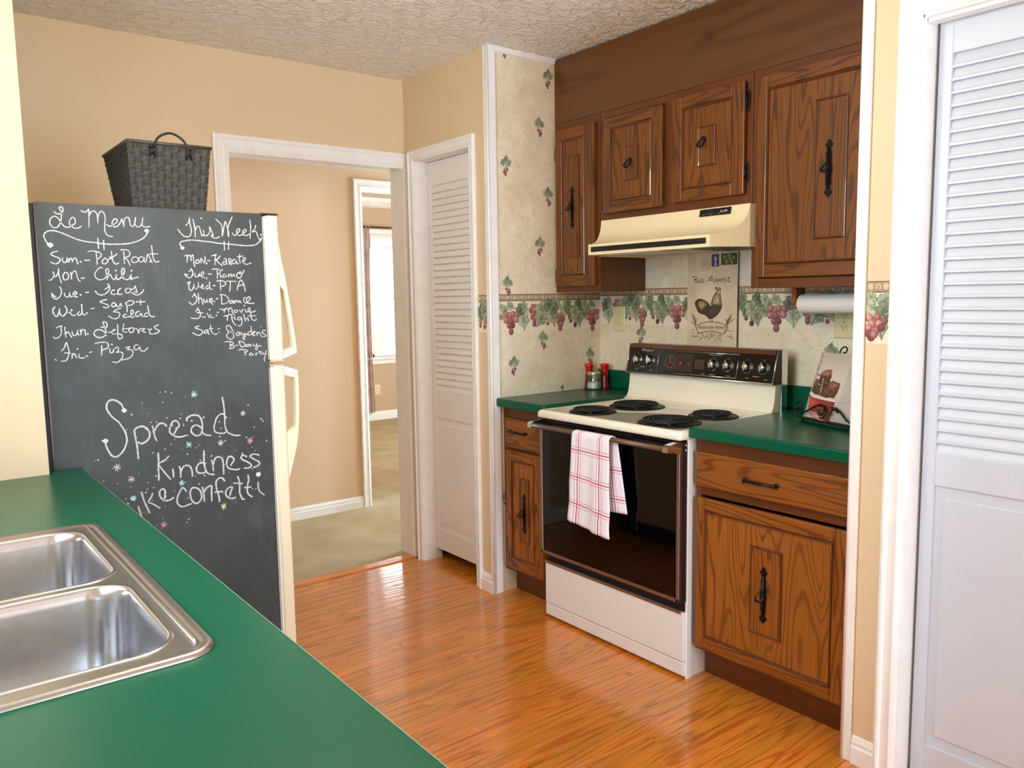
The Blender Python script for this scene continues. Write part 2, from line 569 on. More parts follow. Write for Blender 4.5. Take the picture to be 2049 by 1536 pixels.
class Painter:
    """flat print: coloured polygons lying on a plane, one mesh"""
    def __init__(s, O, S_, T_, N_, off=0.0003, step=0.0000016):
        s.O, s.S, s.T, s.N = Vector(O), Vector(S_).normalized(), Vector(T_).normalized(), Vector(N_).normalized()
        s.v = []; s.f = []; s.c = []; s.off = off; s.step = step; s.lay = 0
    def P(s, p, lift=0):
        return tuple(s.O + s.S*p[0] + s.T*p[1] + s.N*(s.off + s.step*s.lay + lift))
    def poly(s, pts, cols):
        """fan round the centroid; cols = (centre, edge)"""
        if not isinstance(cols, list): cols = [cols, cols]
        cx = sum(p[0] for p in pts)/len(pts); cy = sum(p[1] for p in pts)/len(pts)
        o = len(s.v)
        s.v.append(s.P((cx, cy))); s.c.append(cols[0])
        for i, p in enumerate(pts):
            s.v.append(s.P(p)); s.c.append(cols[1])
        n = len(pts)
        for i in range(n): s.f.append((o, o+1+i, o+1+(i+1) % n))
        s.lay += 1
    def blob(s, x, y, rx, ry, cols, rot=0, n=10, dx=0, dy=0):
        pts = []
        for k in range(n):
            a = 2*PI*k/n
            u, v = rx*math.cos(a), ry*math.sin(a)
            pts.append((x+u*math.cos(rot)-v*math.sin(rot), y+u*math.sin(rot)+v*math.cos(rot)))
        o = len(s.v)
        if not isinstance(cols, list): cols = [cols, cols]
        s.v.append(s.P((x+dx, y+dy))); s.c.append(cols[0])
        for p in pts: s.v.append(s.P(p)); s.c.append(cols[1])
        for i in range(n): s.f.append((o, o+1+i, o+1+(i+1) % n))
        s.lay += 1
    def stroke(s, pts, w, col, k=4, jit=0.0, smooth=True, taper=False):
        pts = [tuple(p) for p in pts]
        if smooth and len(pts) > 2: pts = catmull(pts, k)
        o = len(s.v); n = len(pts)
        for i, p in enumerate(pts):
            a = pts[max(i-1, 0)]; b = pts[min(i+1, n-1)]
            dx, dy = b[0]-a[0], b[1]-a[1]
            L = math.hypot(dx, dy) or 1.0
            ww = w*0.5*(1+random.uniform(-jit, jit))
            if taper: ww *= 0.25+0.75*math.sin(PI*min(1, max(0, (i+0.3)/n)))
            nx, ny = -dy/L*ww, dx/L*ww
            s.v.append(s.P((p[0]+nx, p[1]+ny))); s.v.append(s.P((p[0]-nx, p[1]-ny)))
            s.c += [col, col]
        for i in range(n-1):
            s.f.append((o+2*i, o+2*i+1, o+2*i+3, o+2*i+2))
        s.lay += 1
    def obj(s, name, mat, parent=None, label=None):
        me = bpy.data.meshes.new(name)
        me.from_pydata(s.v, [], s.f)
        me.materials.append(mat)
        at = me.color_attributes.new('col', 'FLOAT_COLOR', 'POINT')
        for i, c in enumerate(s.c): at.data[i].color = c
        o = bpy.data.objects.new(name, me)
        COL.objects.link(o)
        # make every face look along the print's normal
        bm = bmesh.new(); bm.from_mesh(me)
        for f in bm.faces:
            f.normal_update()
            if f.normal.dot(s.N) < 0: f.normal_flip()
        bm.to_mesh(me); bm.free()
        if parent is not None: child(o, parent)
        if label: o['label'] = label
        o['kind'] = 'stuff'
        return o

def text_obj(name, body, size, O, S_, T_, N_, mat, parent=None, align='CENTER', shear=0.0):
    cu = bpy.data.curves.new('lettering', 'FONT')
    cu.body = body; cu.size = size; cu.align_x = align; cu.align_y = 'CENTER'; cu.shear = shear
    cu.resolution_u = 3
    tmp = bpy.data.objects.new('lettering_source', cu)
    COL.objects.link(tmp)
    dg = bpy.context.evaluated_depsgraph_get()
    me = bpy.data.meshes.new_from_object(tmp.evaluated_get(dg))
    S_, T_, N_ = Vector(S_).normalized(), Vector(T_).normalized(), Vector(N_).normalized()
    O = Vector(O)
    for v in me.vertices:
        v.co = O + S_*v.co.x + T_*v.co.y + N_*0.0006
    me.materials.clear(); me.materials.append(mat)
    bpy.data.objects.remove(tmp)
    o = bpy.data.objects.new(name, me)
    COL.objects.link(o)
    if parent is not None: child(o, parent)
    return o

# ================================================================== ROOM
XW, YN, YR, XB, YA, ZC = 2.129, 3.583, 2.873, 2.810, 1.160, 2.450
XL, YS = -0.300, -3.500
# ---- floor
floor = struct(B('floor', M['dark_gap'], None, XL-0.05, 2.90, YS, 3.60, -0.05, -0.014))
def planks():
    y = 3.552; row = 0
    while y > 0.30:
        y0 = y - 0.0572
        x = 0.30 - random.uniform(0, 0.5)
        while x < 2.86:
            x1 = x + random.choice((0.8, 1.1, 1.4, 1.7, 2.0)) + random.uniform(-0.08, 0.08)
            a, b = max(x, XL), min(x1, 2.86)
            if b - a > 0.02:
                if 2.86 - b < 0.12: b = 2.86; x1 = 3
                dz = random.uniform(-0.0003, 0.0)
                c = 0.0012
                vs = [(a, y0, -0.014), (b, y0, -0.014), (b, y, -0.014), (a, y, -0.014),
                      (a+0.0003, y0+0.0004, dz-c), (b-0.0003, y0+0.0004, dz-c), (b-0.0003, y-0.0004, dz-c), (a+0.0003, y-0.0004, dz-c),
                      (a+c*.8, y0+c, dz), (b-c*.8, y0+c, dz), (b-c*.8, y-c, dz), (a+c*.8, y-c, dz)]
                fs = [(0, 1, 5, 4), (1, 2, 6, 5), (2, 3, 7, 6), (3, 0, 4, 7), (4, 5, 9, 8), (5, 6, 10, 9), (6, 7, 11, 10), (7, 4, 8, 11), (8, 9, 10, 11)]
                MB().add(vs, fs).obj('plank', M['floorX'], floor)
            x = x1
        y = y0; row += 1
    g = MB()
    while y > YS:
        y0 = y - 0.0572
        x = XL - random.uniform(0, 0.6)
        while x < 2.86:
            x1 = x + random.uniform(0.6, 1.4)
            a, b = max(x, XL), min(x1, 2.86)
            if b > a: g.box(a+0.0005, b-0.0005, y0+0.0005, y-0.0005, -0.014, -0.0003)
            x = x1
        y = y0
    stuff(g.obj('floor_boards', M['floorX'], floor))
planks()
# transition strip between wood and carpet
struct(MB().prism([(3.552, -0.014), (3.552, 0.002), (3.560, 0.007), (3.612, 0.009), (3.624, 0.004), (3.624, -0.014)], 'X', 1.235, 2.112)
       .obj('trim_1', M['floorX']))
# ---- carpets of hall and bedroom
struct(B('floor_hall', M['carpet'], None, 0.3, 3.95, 3.60, 4.80, -0.05, 0.006))
struct(B('floor_bedroom', M['carpet'], None, 2.0, 5.6, 4.80, 8.10, -0.05, 0.004))
def carpet_ripples():
    mb = MB(); mb.sm = True
    for (x0, x1, y, h, w) in ((2.30, 3.05, 4.79, 0.010, 0.05), (2.2, 2.9, 4.56, 0.006, 0.06), (2.15, 2.8, 4.43, 0.005, 0.05), (2.6, 3.3, 5.55, 0.006, 0.04)):
        n = 14; m_ = 6
        vs = []; fs = []
        for i in range(n+1):
            t = i/n
            for j in range(m_+1):
                s_ = j/m_
                vs.append((x0+(x1-x0)*t, y+(s_-0.5)*w+0.02*math.sin(t*5), 0.004+h*math.sin(PI*s_)*math.sin(PI*t)))
        for i in range(n):
            for j in range(m_):
                a = i*(m_+1)+j
                fs.append((a, a+1, a+m_+2, a+m_+1))
        mb.add(vs, fs)
    return mb
o = carpet_ripples().obj('carpet_wrinkles', M['carpet'], bpy.data.objects['floor_hall'])
# ---- ceilings
struct(B('ceiling', M['ceiling'], None, XL-0.1, 2.95, YS-0.1, YN, ZC, ZC+0.08))
struct(B('ceiling_hall', M['ceiling'], None, 0.2, 4.0, YN, 4.80, ZC, ZC+0.08))
struct(B('ceiling_bedroom', M['ceiling'], None, 1.9, 5.7, 4.80, 8.15, ZC+0.02, ZC+0.10))

def wall_with_hole(name, axis, t0, t1, a0, a1, z0, z1, holes, mat):
    """slab between t0..t1 across 'axis'; runs a0..a1; holes = (a, b, zlo, zhi)"""
    mb = MB()
    def bx(a, b, zl, zh):
        if b-a < 1e-5 or zh-zl < 1e-5: return
        if axis == 'Y': mb.box(a, b, t0, t1, zl, zh)
        else: mb.box(t0, t1, a, b, zl, zh)
    p = a0
    for a, b, zl, zh in sorted(holes):
        bx(p, a, z0, z1); bx(a, b, z0, zl); bx(a, b, zh, z1); p = b
    bx(p, a1, z0, z1)
    return struct(mb.obj(name, mat))
# far wall with the doorway to the hall
wall_with_hole('wall_back', 'Y', YN, 3.700, XL, XW, 0, ZC, [(1.237, 2.115, -0.01, 2.020)], M['wall'])
# right wall: closet, then the cabinet alcove, then the second closet
C1 = (3.013, 3.492)          # closet 1 opening
C2 = (0.090, 1.012)          # closet 2 opening
wall_with_hole('wall_right', 'X', XW, 2.215, YR+0.02, YN, 0, ZC, [(C1[0], C1[1], -0.01, 2.050)], M['wall'])
wall_with_hole('wall_right_near', 'X', XW, 2.215, YS, YA-0.022, 0, ZC, [(C2[0], C2[1], -0.01, 2.062)], M['wall'])
# alcove walls, papered
struct(B('wall_alcove_left', M['paper'], None, XW, XB, YR, YR+0.02, 0, ZC))
struct(B('wall_alcove_back', M['paper'], None, XB, XB+0.08, YA-0.1, YR+0.02, 0, ZC))
struct(B('wall_alcove_right', M['paper'], None, XW, XB, YA-0.022, YA-0.002, 0, ZC))
# stub wall at the end of the counter
struct(B('wall_stub', M['wall'], None, XL, 0.313, 2.420, 2.462, 0, ZC))
wall_with_hole('wall_left', 'X', XL-0.12, XL, YS, YN, 0, ZC, [(0.75, 1.85, 1.12, 2.12)], M['wall'])
wall_with_hole('wall_front', 'Y', YS-0.12, YS, XL-0.12, 2.95, 0, ZC, [(0.90, 2.10, 0.02, 2.10)], M['wall'])
struct(B('wall_closet_back', M['wall_in'], None, 2.85, 2.90, YS, YA-0.12, 0, ZC))
# closet 1 interior
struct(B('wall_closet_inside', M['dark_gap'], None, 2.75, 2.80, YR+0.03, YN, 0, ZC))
# hall shell
wall_with_hole('wall_hall_back', 'Y', 4.661, 4.780, 0.2, 4.0, 0, ZC, [(2.443, 3.240, -0.01, 2.063)], M['wall_in'])
struct(B('wall_hall_left', M['wall_in'], None, 0.18, 0.30, 3.70, 4.661, 0, ZC))
struct(B('wall_hall_front', M['wall_in'], None, XW, 4.0, YN+0.001, 3.700, 0, ZC))
wall_with_hole('wall_hall_right', 'X', 3.88, 4.0, 3.70, 4.661, 0, ZC, [(3.78, 4.58, 0.45, 2.05)], M['wall_in'])
# bedroom shell
WB = (4.275, 5.22, 0.715, 2.085)     # bedroom window opening x0,x1,z0,z1
wall_with_hole('wall_bedroom_back', 'Y', 8.019, 8.14, 1.9, 5.7, 0, ZC+0.02, [WB], M['bedwall'])
struct(B('wall_bedroom_left', M['bedwall'], None, 1.9, 2.0, 4.78, 8.02, 0, ZC+0.02))
struct(B('wall_bedroom_right', M['bedwall'], None, 5.5, 5.6, 4.78, 8.02, 0, ZC+0.02))
struct(MB().prism([(8.019, 2.372), (7.985, 2.39), (7.95, 2.43), (7.94, 2.47), (8.019, 2.47)], 'X', 2.0, 5.5).obj('trim_2', M['trim']))
struct(MB().prism([(8.019, 0.0), (7.985, 0.0), (7.985, 0.035), (7.995, 0.045), (7.995, 0.065), (8.008, 0.098), (8.019, 0.100)], 'X', 2.0, 5.5).obj('baseboard_bedroom', M['trim']))

# ---- casings
def casing_profile(w=0.057, t=0.016):
    # across the width: (0 = outer edge .. w = inner edge), height off wall
    return [(0, 0), (0, t), (w*0.12, t*1.1), (w*0.22, t), (w*0.30, t*0.72), (w*0.62, t*0.66), (w*0.74, t*0.78), (w*0.86, t*0.62), (w*0.95, t*0.45), (w, t*0.35), (w, 0)]
def casing(name, axis, plane, sign, a0, a1, ztop, w, t=0.016, legs=(1, 1), z0=0.0):
    """mitred door casing round an opening a0..a1 up to ztop (inner edges); lies on 'plane', sticking out by sign"""
    root = sroot(name)
    pr = casing_profile(w, t)
    def pt(a, z, h):
        return (plane + sign*h, a, z) if axis == 'X' else (a, plane + sign*h, z)
    n = len(pr)
    def seg(A, Bf):
        vs = [A(u, h) for u, h in pr] + [Bf(u, h) for u, h in pr]
        fs = [tuple(range(n)), tuple(reversed(range(n, 2*n)))] + [(i, i+n, (i+1) % n+n, (i+1) % n) for i in range(n)]
        return MB().add(vs, fs)
    if legs[0]:
        seg(lambda u, h: pt(a0-w+u, z0, h), lambda u, h: pt(a0-w+u, ztop+w-u, h)).obj('side_casing', M['trim'], root)
    if legs[1]:
        seg(lambda u, h: pt(a1+w-u, z0, h), lambda u, h: pt(a1+w-u, ztop+w-u, h)).obj('side_casing', M['trim'], root)
    seg(lambda u, h: pt(a0-w+u, ztop+w-u, h), (lambda u, h: pt(a1+w-u, ztop+w-u, h)) if legs[1] else (lambda u, h: pt(a1+w, ztop+w-u, h))).obj('head_casing', M['trim'], root)
    return root
# doorway kitchen -> hall : flat boards lining the opening, casing on the kitchen side
c = casing('trim_3', 'Y', YN, -1, 1.237, 2.060, 2.022, 0.068, legs=(1, 0))
B('jamb', M['trim'], c, 1.225, 1.239, YN-0.004, 3.704, 0, 2.034)
B('jamb', M['trim'], c, 2.112, 2.1285, YN-0.012, 3.704, 0, 2.018)
B('head_jamb', M['trim'], c, 1.225, 2.1285, YN-0.004, 3.704, 2.017, 2.034)
# closet 1
c = casing('trim_4', 'X', XW, -1, C1[0]+0.003, C1[1]-0.003, 2.046, 0.046)
B('jamb', M['trim'], c, XW-0.003, 2.235, C1[1]-0.006, C1[1], 0, 2.05)
B('jamb', M['trim'], c, XW-0.003, 2.235, C1[0], C1[0]+0.006, 0, 2.05)
B('head_jamb', M['trim'], c, XW-0.003, 2.235, C1[0], C1[1], 2.042, 2.05)
# closet 2
c = casing('trim_5', 'X', XW, -1, C2[0]+0.003, C2[1]-0.003, 2.060, 0.054, 0.02)
B('jamb', M['trim'], c, XW-0.003, 2.235, C2[1]-0.006, C2[1], 0, 2.062)
B('jamb', M['trim'], c, XW-0.003, 2.235, C2[0], C2[0]+0.006, 0, 2.062)
B('head_jamb', M['trim'], c, XW-0.003, 2.235, C2[0], C2[1], 2.054, 2.062)
# bedroom door in the hall wall
c = casing('trim_6', 'Y', 4.661, -1, 2.443, 3.240, 2.063, 0.060)
B('jamb', M['trim'], c, 2.431, 2.445, 4.658, 4.784, 0, 2.075)
B('jamb', M['trim'], c, 3.238, 3.252, 4.658, 4.784, 0, 2.075)
B('head_jamb', M['trim'], c, 2.431, 3.252, 4.658, 4.784, 2.061, 2.075)
# hall baseboard
BBP = [(0, 0), (-0.013, 0), (-0.013, 0.05), (-0.009, 0.058), (-0.010, 0.066), (-0.004, 0.080), (0, 0.083)]
def baseboard(name, axis, plane, sign, a0, a1, parent=None):
    poly = [(plane + (-sign)*p[0], p[1]) for p in BBP]
    if axis == 'Y': o = MB().prism(poly, 'X', a0, a1).obj(name, M['trim'], parent)
    else:
        o = MB()
        n = len(poly)
        vs = [(p[0], a0, p[1]) for p in poly] + [(p[0], a1, p[1]) for p in poly]
        o.add(vs, [tuple(range(n)), tuple(reversed(range(n, 2*n)))] + [(i, i+n, (i+1) % n+n, (i+1) % n) for i in range(n)])
        o = o.obj(name, M['trim'], parent)
    return struct(o)
baseboard('baseboard_hall', 'Y', 4.661, -1, 0.30, 2.382)
baseboard('baseboard_back', 'Y', YN, -1, XL, 1.168)
baseboard('baseboard_right', 'X', XW, -1, YR-0.004, C1[0]-0.044)
baseboard('baseboard_right_near', 'X', XW, -1, C2[1]+0.052, YA-0.026)
# corner mouldings of the alcove opening
def corner_trim(name, y0, y1, inner):
    mb = MB()
    # face on the wall, with a round bead towards the corner, plus the leg returning into the alcove
    mb.box(XW-0.010, XW, y0, y1, 0, ZC, 0.003)
    yc = y0 if inner > 0 else y1
    mb.tube([(XW-0.006, yc, 0.0), (XW-0.006, yc, ZC)], 0.0065, 10)
    if inner > 0: mb.box(XW-0.006, XW+0.040, YR-0.011, YR, 0, ZC, 0.003)
    else: mb.box(XW-0.006, XW+0.040, YA-0.002, YA+0.004, 0, ZC, 0.002)
    return struct(mb.obj(name, M['trim']))
corner_trim('trim_7', YR-0.008, YR+0.018, +1)
corner_trim('trim_8', YA-0.024, YA+0.002, -1)
struct(MB().prism([(YR, 2.425), (YR-0.008, 2.428), (YR-0.012, 2.45), (YR, 2.45)], 'X', XW, 2.52).obj('trim_9', M['trim']))

# ---- bifold louvred doors
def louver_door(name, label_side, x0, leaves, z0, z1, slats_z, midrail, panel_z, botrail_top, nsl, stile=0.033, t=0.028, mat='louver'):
    root = sroot(name, (x0+t/2, leaves[0][1], z0))
    for (ya, yb) in leaves:
        B('stile', M[mat], root, x0, x0+t, yb-stile, yb, z0, z1, 0.002)
        B('stile', M[mat], root, x0, x0+t, ya, ya+stile, z0, z1, 0.002)
        B('top_rail', M[mat], root, x0+0.001, x0+t, ya+stile, yb-stile, slats_z[1], z1, 0.001)
        B('middle_rail', M[mat], root, x0+0.001, x0+t, ya+stile, yb-stile, midrail[0], midrail[1], 0.001)
        B('bottom_rail', M[mat], root, x0+0.001, x0+t, ya+stile, yb-stile, z0, botrail_top, 0.001)
        mb = MB()
        mb.box(x0+0.008, x0+t-0.006, ya+stile, yb-stile, botrail_top, midrail[0])
        g = 0.026
        mb.box(x0+0.004, x0+0.012, ya+stile+g, yb-stile-g, botrail_top+g+0.006, midrail[0]-g-0.006, 0.002)
        mb.obj('panel', M[mat], root)
        dz = (slats_z[1]-slats_z[0])/nsl
        # one slat: leaning board, its outer edge low
        first = None
        for i in range(nsl):
            zc = slats_z[0] + dz*(i+0.5)
            if first is None:
                h = dz*0.62; th = 0.006
                xa, xb = x0+0.003, x0+0.0155
                poly = [(xa, zc-h), (xa, zc-h+th), (xa+0.003, zc-h+th+0.004), (xb, zc+h), (xb, zc+h-th), (xa+0.006, zc-h)]
                n = 6
                vs = [(p[0], ya+stile-0.001, p[1]) for p in poly] + [(p[0], yb-stile+0.001, p[1]) for p in poly]
                first = MB().add(vs, [tuple(range(n)), tuple(reversed(range(n, 2*n)))] + [(k, k+n, (k+1) % n+n, (k+1) % n) for k in range(n)]).obj('slat', M[mat], root)
            else:
                c = first.copy(); COL.objects.link(c)
                c.location = (0, 0, dz*i)
    return root
d1 = louver_door('door_1', '', 2.200, [(3.022, 3.4850)], 0.057, 2.040, (0.900, 1.925), (0.755, 0.900), None, 0.165, 32, stile=0.030, mat='louver_lift')
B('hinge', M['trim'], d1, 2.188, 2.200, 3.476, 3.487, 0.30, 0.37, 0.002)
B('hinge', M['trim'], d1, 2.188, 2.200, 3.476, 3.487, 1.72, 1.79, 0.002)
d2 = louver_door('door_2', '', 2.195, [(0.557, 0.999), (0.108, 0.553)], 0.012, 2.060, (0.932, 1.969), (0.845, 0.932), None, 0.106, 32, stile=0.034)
B('pivot_bracket', M['blackmatte'], d2, 2.190, 2.225, 0.960, 1.004, 0.0, 0.011, 0.003)
B('pivot_pin', M['chrome'], d2, 2.204, 2.212, 0.980, 0.987, 0.004, 0.014, 0.001)
struct(B('trim_10', M['trim'], None, 2.140, 2.175, C2[0]+0.01, C2[1]-0.008, 2.044, 2.0535))

# ---- windows
def sash_window(name, axis, plane, a0, a1, z0, z1, depth, meet=None):
    root = sroot(name)
    def bx(nm, mat, a, b, zl, zh, d0, d1, bev=0.0):
        if axis == 'Y': return B(nm, mat, root, a, b, plane+d0, plane+d1, zl, zh, bev)
        return B(nm, mat, root, plane+d0, plane+d1, a, b, zl, zh, bev)
    s = 1 if depth > 0 else -1
    f = 0.035
    for a, b in ((a0, a0+f), (a1-f, a1)):
        bx('window_frame', M['trim'], a, b, z0, z1, 0.02*s, 0.085*s)
    bx('window_frame', M['trim'], a0, a1, z1-f, z1, 0.02*s, 0.085*s)
    bx('window_frame', M['trim'], a0, a1, z0, z0+f, 0.02*s, 0.085*s)
    if meet:
        bx('meeting_rail', M['trim'], a0+f, a1-f, meet-0.015, meet+0.015, 0.035*s, 0.07*s)
        bx('sash_lock', M['ivory'], (a0+a1)/2-0.03, (a0+a1)/2+0.03, meet+0.014, meet+0.028, 0.03*s, 0.05*s, 0.003)
        bx('window_pane', M['glass'], a0+f, a1-f, z0+f, meet-0.015, 0.050*s, 0.054*s)
        bx('window_pane', M['glass'], a0+f, a1-f, meet+0.015, z1-f, 0.055*s, 0.059*s)
    else:
        bx('window_pane', M['glass'], a0+f, a1-f, z0+f, z1-f, 0.050*s, 0.054*s)
    return root, bx
w, bx = sash_window('window_1', 'Y', 8.019, WB[0], WB[1], WB[2], WB[3], 1, 1.372)
casing('trim_11', 'Y', 8.019, -1, WB[0]+0.003, WB[1]-0.003, WB[3]-0.004, 0.055, z0=WB[2]-0.01)
struct(MB().box(WB[0]-0.09, WB[1]+0.09, 7.965, 8.06, 0.690, 0.715, 0.004).box(WB[0]-0.06, WB[1]+0.06, 8.002, 8.019, 0.635, 0.690, 0.003).obj('trim_12', M['trim']))
w, bx = sash_window('window_2', 'X', XL, 0.75, 1.85, 1.12, 2.12, -1)
casing('trim_13', 'X', XL, 1, 0.755, 1.845, 2.115, 0.06, z0=1.12)
w, bx = sash_window('window_3', 'Y', YS, 0.90, 2.10, 0.02, 2.10, -1)  # unseen glass doors added to go with the rear daylight
bx('window_frame', M['trim'], 1.48, 1.52, 0.05, 2.07, -0.02, -0.08)
w, bx = sash_window('window_4', 'X', 3.88, 3.78, 4.58, 0.45, 2.05, 1)

# ---- wallpaper border and sprays (flat print on the papered walls)
def lerp(a, b, t): return tuple(x+(y-x)*t for x, y in zip(a, b))
G_D, G_M, G_L, G_P = srgb(44, 66, 48), srgb(98, 122, 90), srgb(160, 174, 138), srgb(200, 206, 176)
R_D, R_M, R_L, R_P = srgb(98, 26, 40), srgb(160, 78, 84), srgb(214, 152, 146), srgb(232, 190, 178)
TAN_D, TAN_M, TAN_L = srgb(120, 92, 66), srgb(176, 146, 112), srgb(228, 208, 176)
def grape(p, x, y, r, tone):
    a = lerp(R_L, R_D, tone); b = lerp(R_M, R_D, min(1, tone+0.25))
    p.blob(x, y, r*1.04, r*1.12, b, n=10)
    p.blob(x-0.15*r, y+0.15*r, r*0.86, r*0.92, [lerp(a, R_P, 0.45*(1-tone)), lerp(b, a, 0.4)], n=10, dx=-r*0.25, dy=r*0.3)
def leaf(p, x, y, sx, sy, rot, tone):
    """ivy-like leaf, tip down when rot=0; tone 0 pale .. 1 dark"""
    sh = [(0, 0.42), (0.28, 0.52), (0.50, 0.30), (0.42, 0.10), (0.58, -0.10), (0.34, -0.28), (0.14, -0.50), (0, -0.72),
          (-0.12, -0.46), (-0.36, -0.26), (-0.56, -0.06), (-0.40, 0.12), (-0.50, 0.32), (-0.26, 0.50)]
    c, s = math.cos(rot), math.sin(rot)
    def tr(u, v): return (x+(u*sx*c-v*sy*s), y+(u*sx*s+v*sy*c))
    hi = lerp(G_P, G_M, tone); lo = lerp(G_L, G_D, tone)
    dk = lerp(G_M, G_D, 0.4+0.6*tone)
    p.poly([tr(u*1.03, v*1.03) for u, v in sh], [dk, lerp(lo, dk, 0.35)])
    p.poly([tr(u*0.95, v*0.95) for u, v in sh], [lerp(hi, dk, 0.75), hi])
    p.poly([tr(u*0.95+.01, v*0.95) for u, v in sh[:8]], [dk, lerp(hi, lo, 0.5)])
    # pale patches between the veins
    for u, v, a in ((0.24, 0.28, .5), (-0.26, 0.30, -.5), (0.27, -0.02, .9), (-0.26, 0.02, -.9), (0.10, -0.34, .2), (-0.12, -0.30, -.2)):
        q = tr(u, v); p.blob(q[0], q[1], sx*0.085, sy*0.15, [lerp(hi, G_P, .35), lerp(hi, lo, 0.35)], rot=rot-a*.6, n=7)
    p.stroke([tr(0, 0.4), tr(0.02, 0), tr(0, -0.66)], sx*0.05, dk, 2, taper=True)
def bunch(p, x, y, w, h, r, seed):
    rnd = random.Random(seed)
    pts = []
    r *= 1.12
    rows = max(2, int(h/(r*1.15)))
    for i in range(rows):
        t = i/(rows-1)
        ww = w*(0.75+0.5*math.sin(PI*min(1, t+0.15))) * (1-t)**0.55 + r*0.3
        k = max(1, int(ww/(r*1.3)))
        for j in range(k):
            xx = x + (j-(k-1)/2)*r*1.4 + rnd.uniform(-.25, .25)*r
            pts.append((xx, y-t*h+rnd.uniform(-.2, .2)*r, 0.15+0.65*t+rnd.uniform(-.25, .3)))
    rnd.shuffle(pts)
    for xx, yy, t in pts: grape(p, xx, yy, r, min(1, max(0, t)))
def border(p, a0, a1, phase, zt, ppar=0.511):
    """runs S from a0..a1; T is height; zt = top of the rope band"""
    cream = srgb(238, 226, 200); cream2 = srgb(234, 221, 194)
    n = int((a1-a0)/0.05)+1
    for i in range(n):
        x0 = a0+(a1-a0)*i/n; x1 = a0+(a1-a0)*(i+1)/n
        p.poly([(x0, zt-0.170), (x1, zt-0.170), (x1, zt-0.030), (x0, zt-0.030)], [cream, cream])
        p.lay = 1
    p.lay = 2
    p.poly([(a0, zt-0.032), (a1, zt-0.032), (a1, zt), (a0, zt)], TAN_M)
    p.poly([(a0, zt-0.0035), (a1, zt-0.0035), (a1, zt), (a0, zt)], TAN_D)
    p.poly([(a0, zt-0.032), (a1, zt-0.032), (a1, zt-0.0275), (a0, zt-0.0275)], TAN_D)
    base = p.lay
    x = a0 + 0.009; k = 0
    while x < a1-0.008:
        p.lay = base
        p.blob(x, zt-0.0155, 0.0098, 0.0112, TAN_D, n=12)
        p.blob(x, zt-0.0150, 0.0080, 0.0098, TAN_L, n=12)
        if k % 2 == 0:
            p.blob(x, zt-0.0150, 0.0050, 0.0078, [srgb(240, 226, 200), TAN_M], n=10)
        else:
            for dx in (-0.004, 0, 0.004): p.stroke([(x+dx*0.4, zt-0.023), (x+dx, zt-0.007)], 0.0016, TAN_D, smooth=False)
        x += 0.0212; k += 1
    p.lay = base+7
    yb = zt-0.028
    k0 = int((a0-phase)/ppar)-1
    items = []
    for k in range(k0, k0+int((a1-a0)/ppar)+4):
        X = phase+k*ppar
        items += [('v', X), ('l', X-.056, 30, .040, .05, .5, .15), ('l', X-.040, 46, .036, .05, -.4, .35), ('l', X-.006, 27, .036, .045, 1.2, .3),
                  ('l', X+.071, 90, .066, .075, .1, .05), ('l', X+.052, 46, .050, .06, -.5, .9), ('l', X+.078, 28, .035, .055, -2.8, .35),
                  ('b', X+.133, 32, .042, .082, .0105, 5), ('l', X+.183, 46, .080, .075, .5, .25), ('l', X+.176, 86, .066, .07, -.6, .4),
                  ('b', X+.217, 90, .018, .02, .008, 8), ('l', X+.250, 78, .070, .075, .2, .25), ('l', X+.226, 26, .060, .05, 1.0, .85), ('l', X+.270, 24, .060, .06, -2.7, .45),
                  ('l', X+.254, 44, .05, .05, -.8, .8), ('b', X+.363, 88, .014, .014, .0085, 9), ('b', X+.394, 100, .022, .026, .010, 10),
                  ('b', X+.298, 76, .062, .060, .0115, 11), ('l', X+.332, 40, .080, .055, 1.1, .25), ('l', X+.363, 56, .070, .06, -.3, .9), ('l', X+.350, 20, .034, .055, -2.9, .7),
                  ('l', X+.396, 68, .070, .080, .4, .3), ('l', X+.415, 96, .052, .06, .2, .55), ('l', X+.424, 30, .042, .07, .7, .95),
                  ('l', X+.455, 76, .040, .05, 1.3, .6), ('b', X+.0, 64, .075, .078, .0125, 12)]
    for it in items:
        x = it[1]
        w_ = {'v': 0.16, 'l': 0.04, 'b': 0.05}[it[0]]
        if x-w_ < a0 or x+w_ > a1:
            if it[0] == 'v' or x < a0+0.012 or x > a1-0.012: continue
            sc = min(1, min(x-a0, a1-x)/w_ + 0.15)
        else: sc = 1
        if it[0] == 'v':
            p.stroke([(x-.05, yb-.02), (x-.02, yb-.045), (x+.02, yb-.042), (x+.055, yb-.03)], 0.0018, G_M, 3)
            p.stroke([(x+.2, yb-.07), (x+.26, yb-.05), (x+.31, yb-.06), (x+.38, yb-.05)] if x+.38 < a1 else [(x, yb-.04), (x+.01, yb-.04)], 0.0022, G_D, 3)
        elif it[0] == 'l': leaf(p, x, yb-it[2]/1000, it[3]*sc, it[4]*sc, it[5], it[6])
        else: bunch(p, x, yb-it[2]/1000, it[3]*sc, it[4], it[5], it[6])
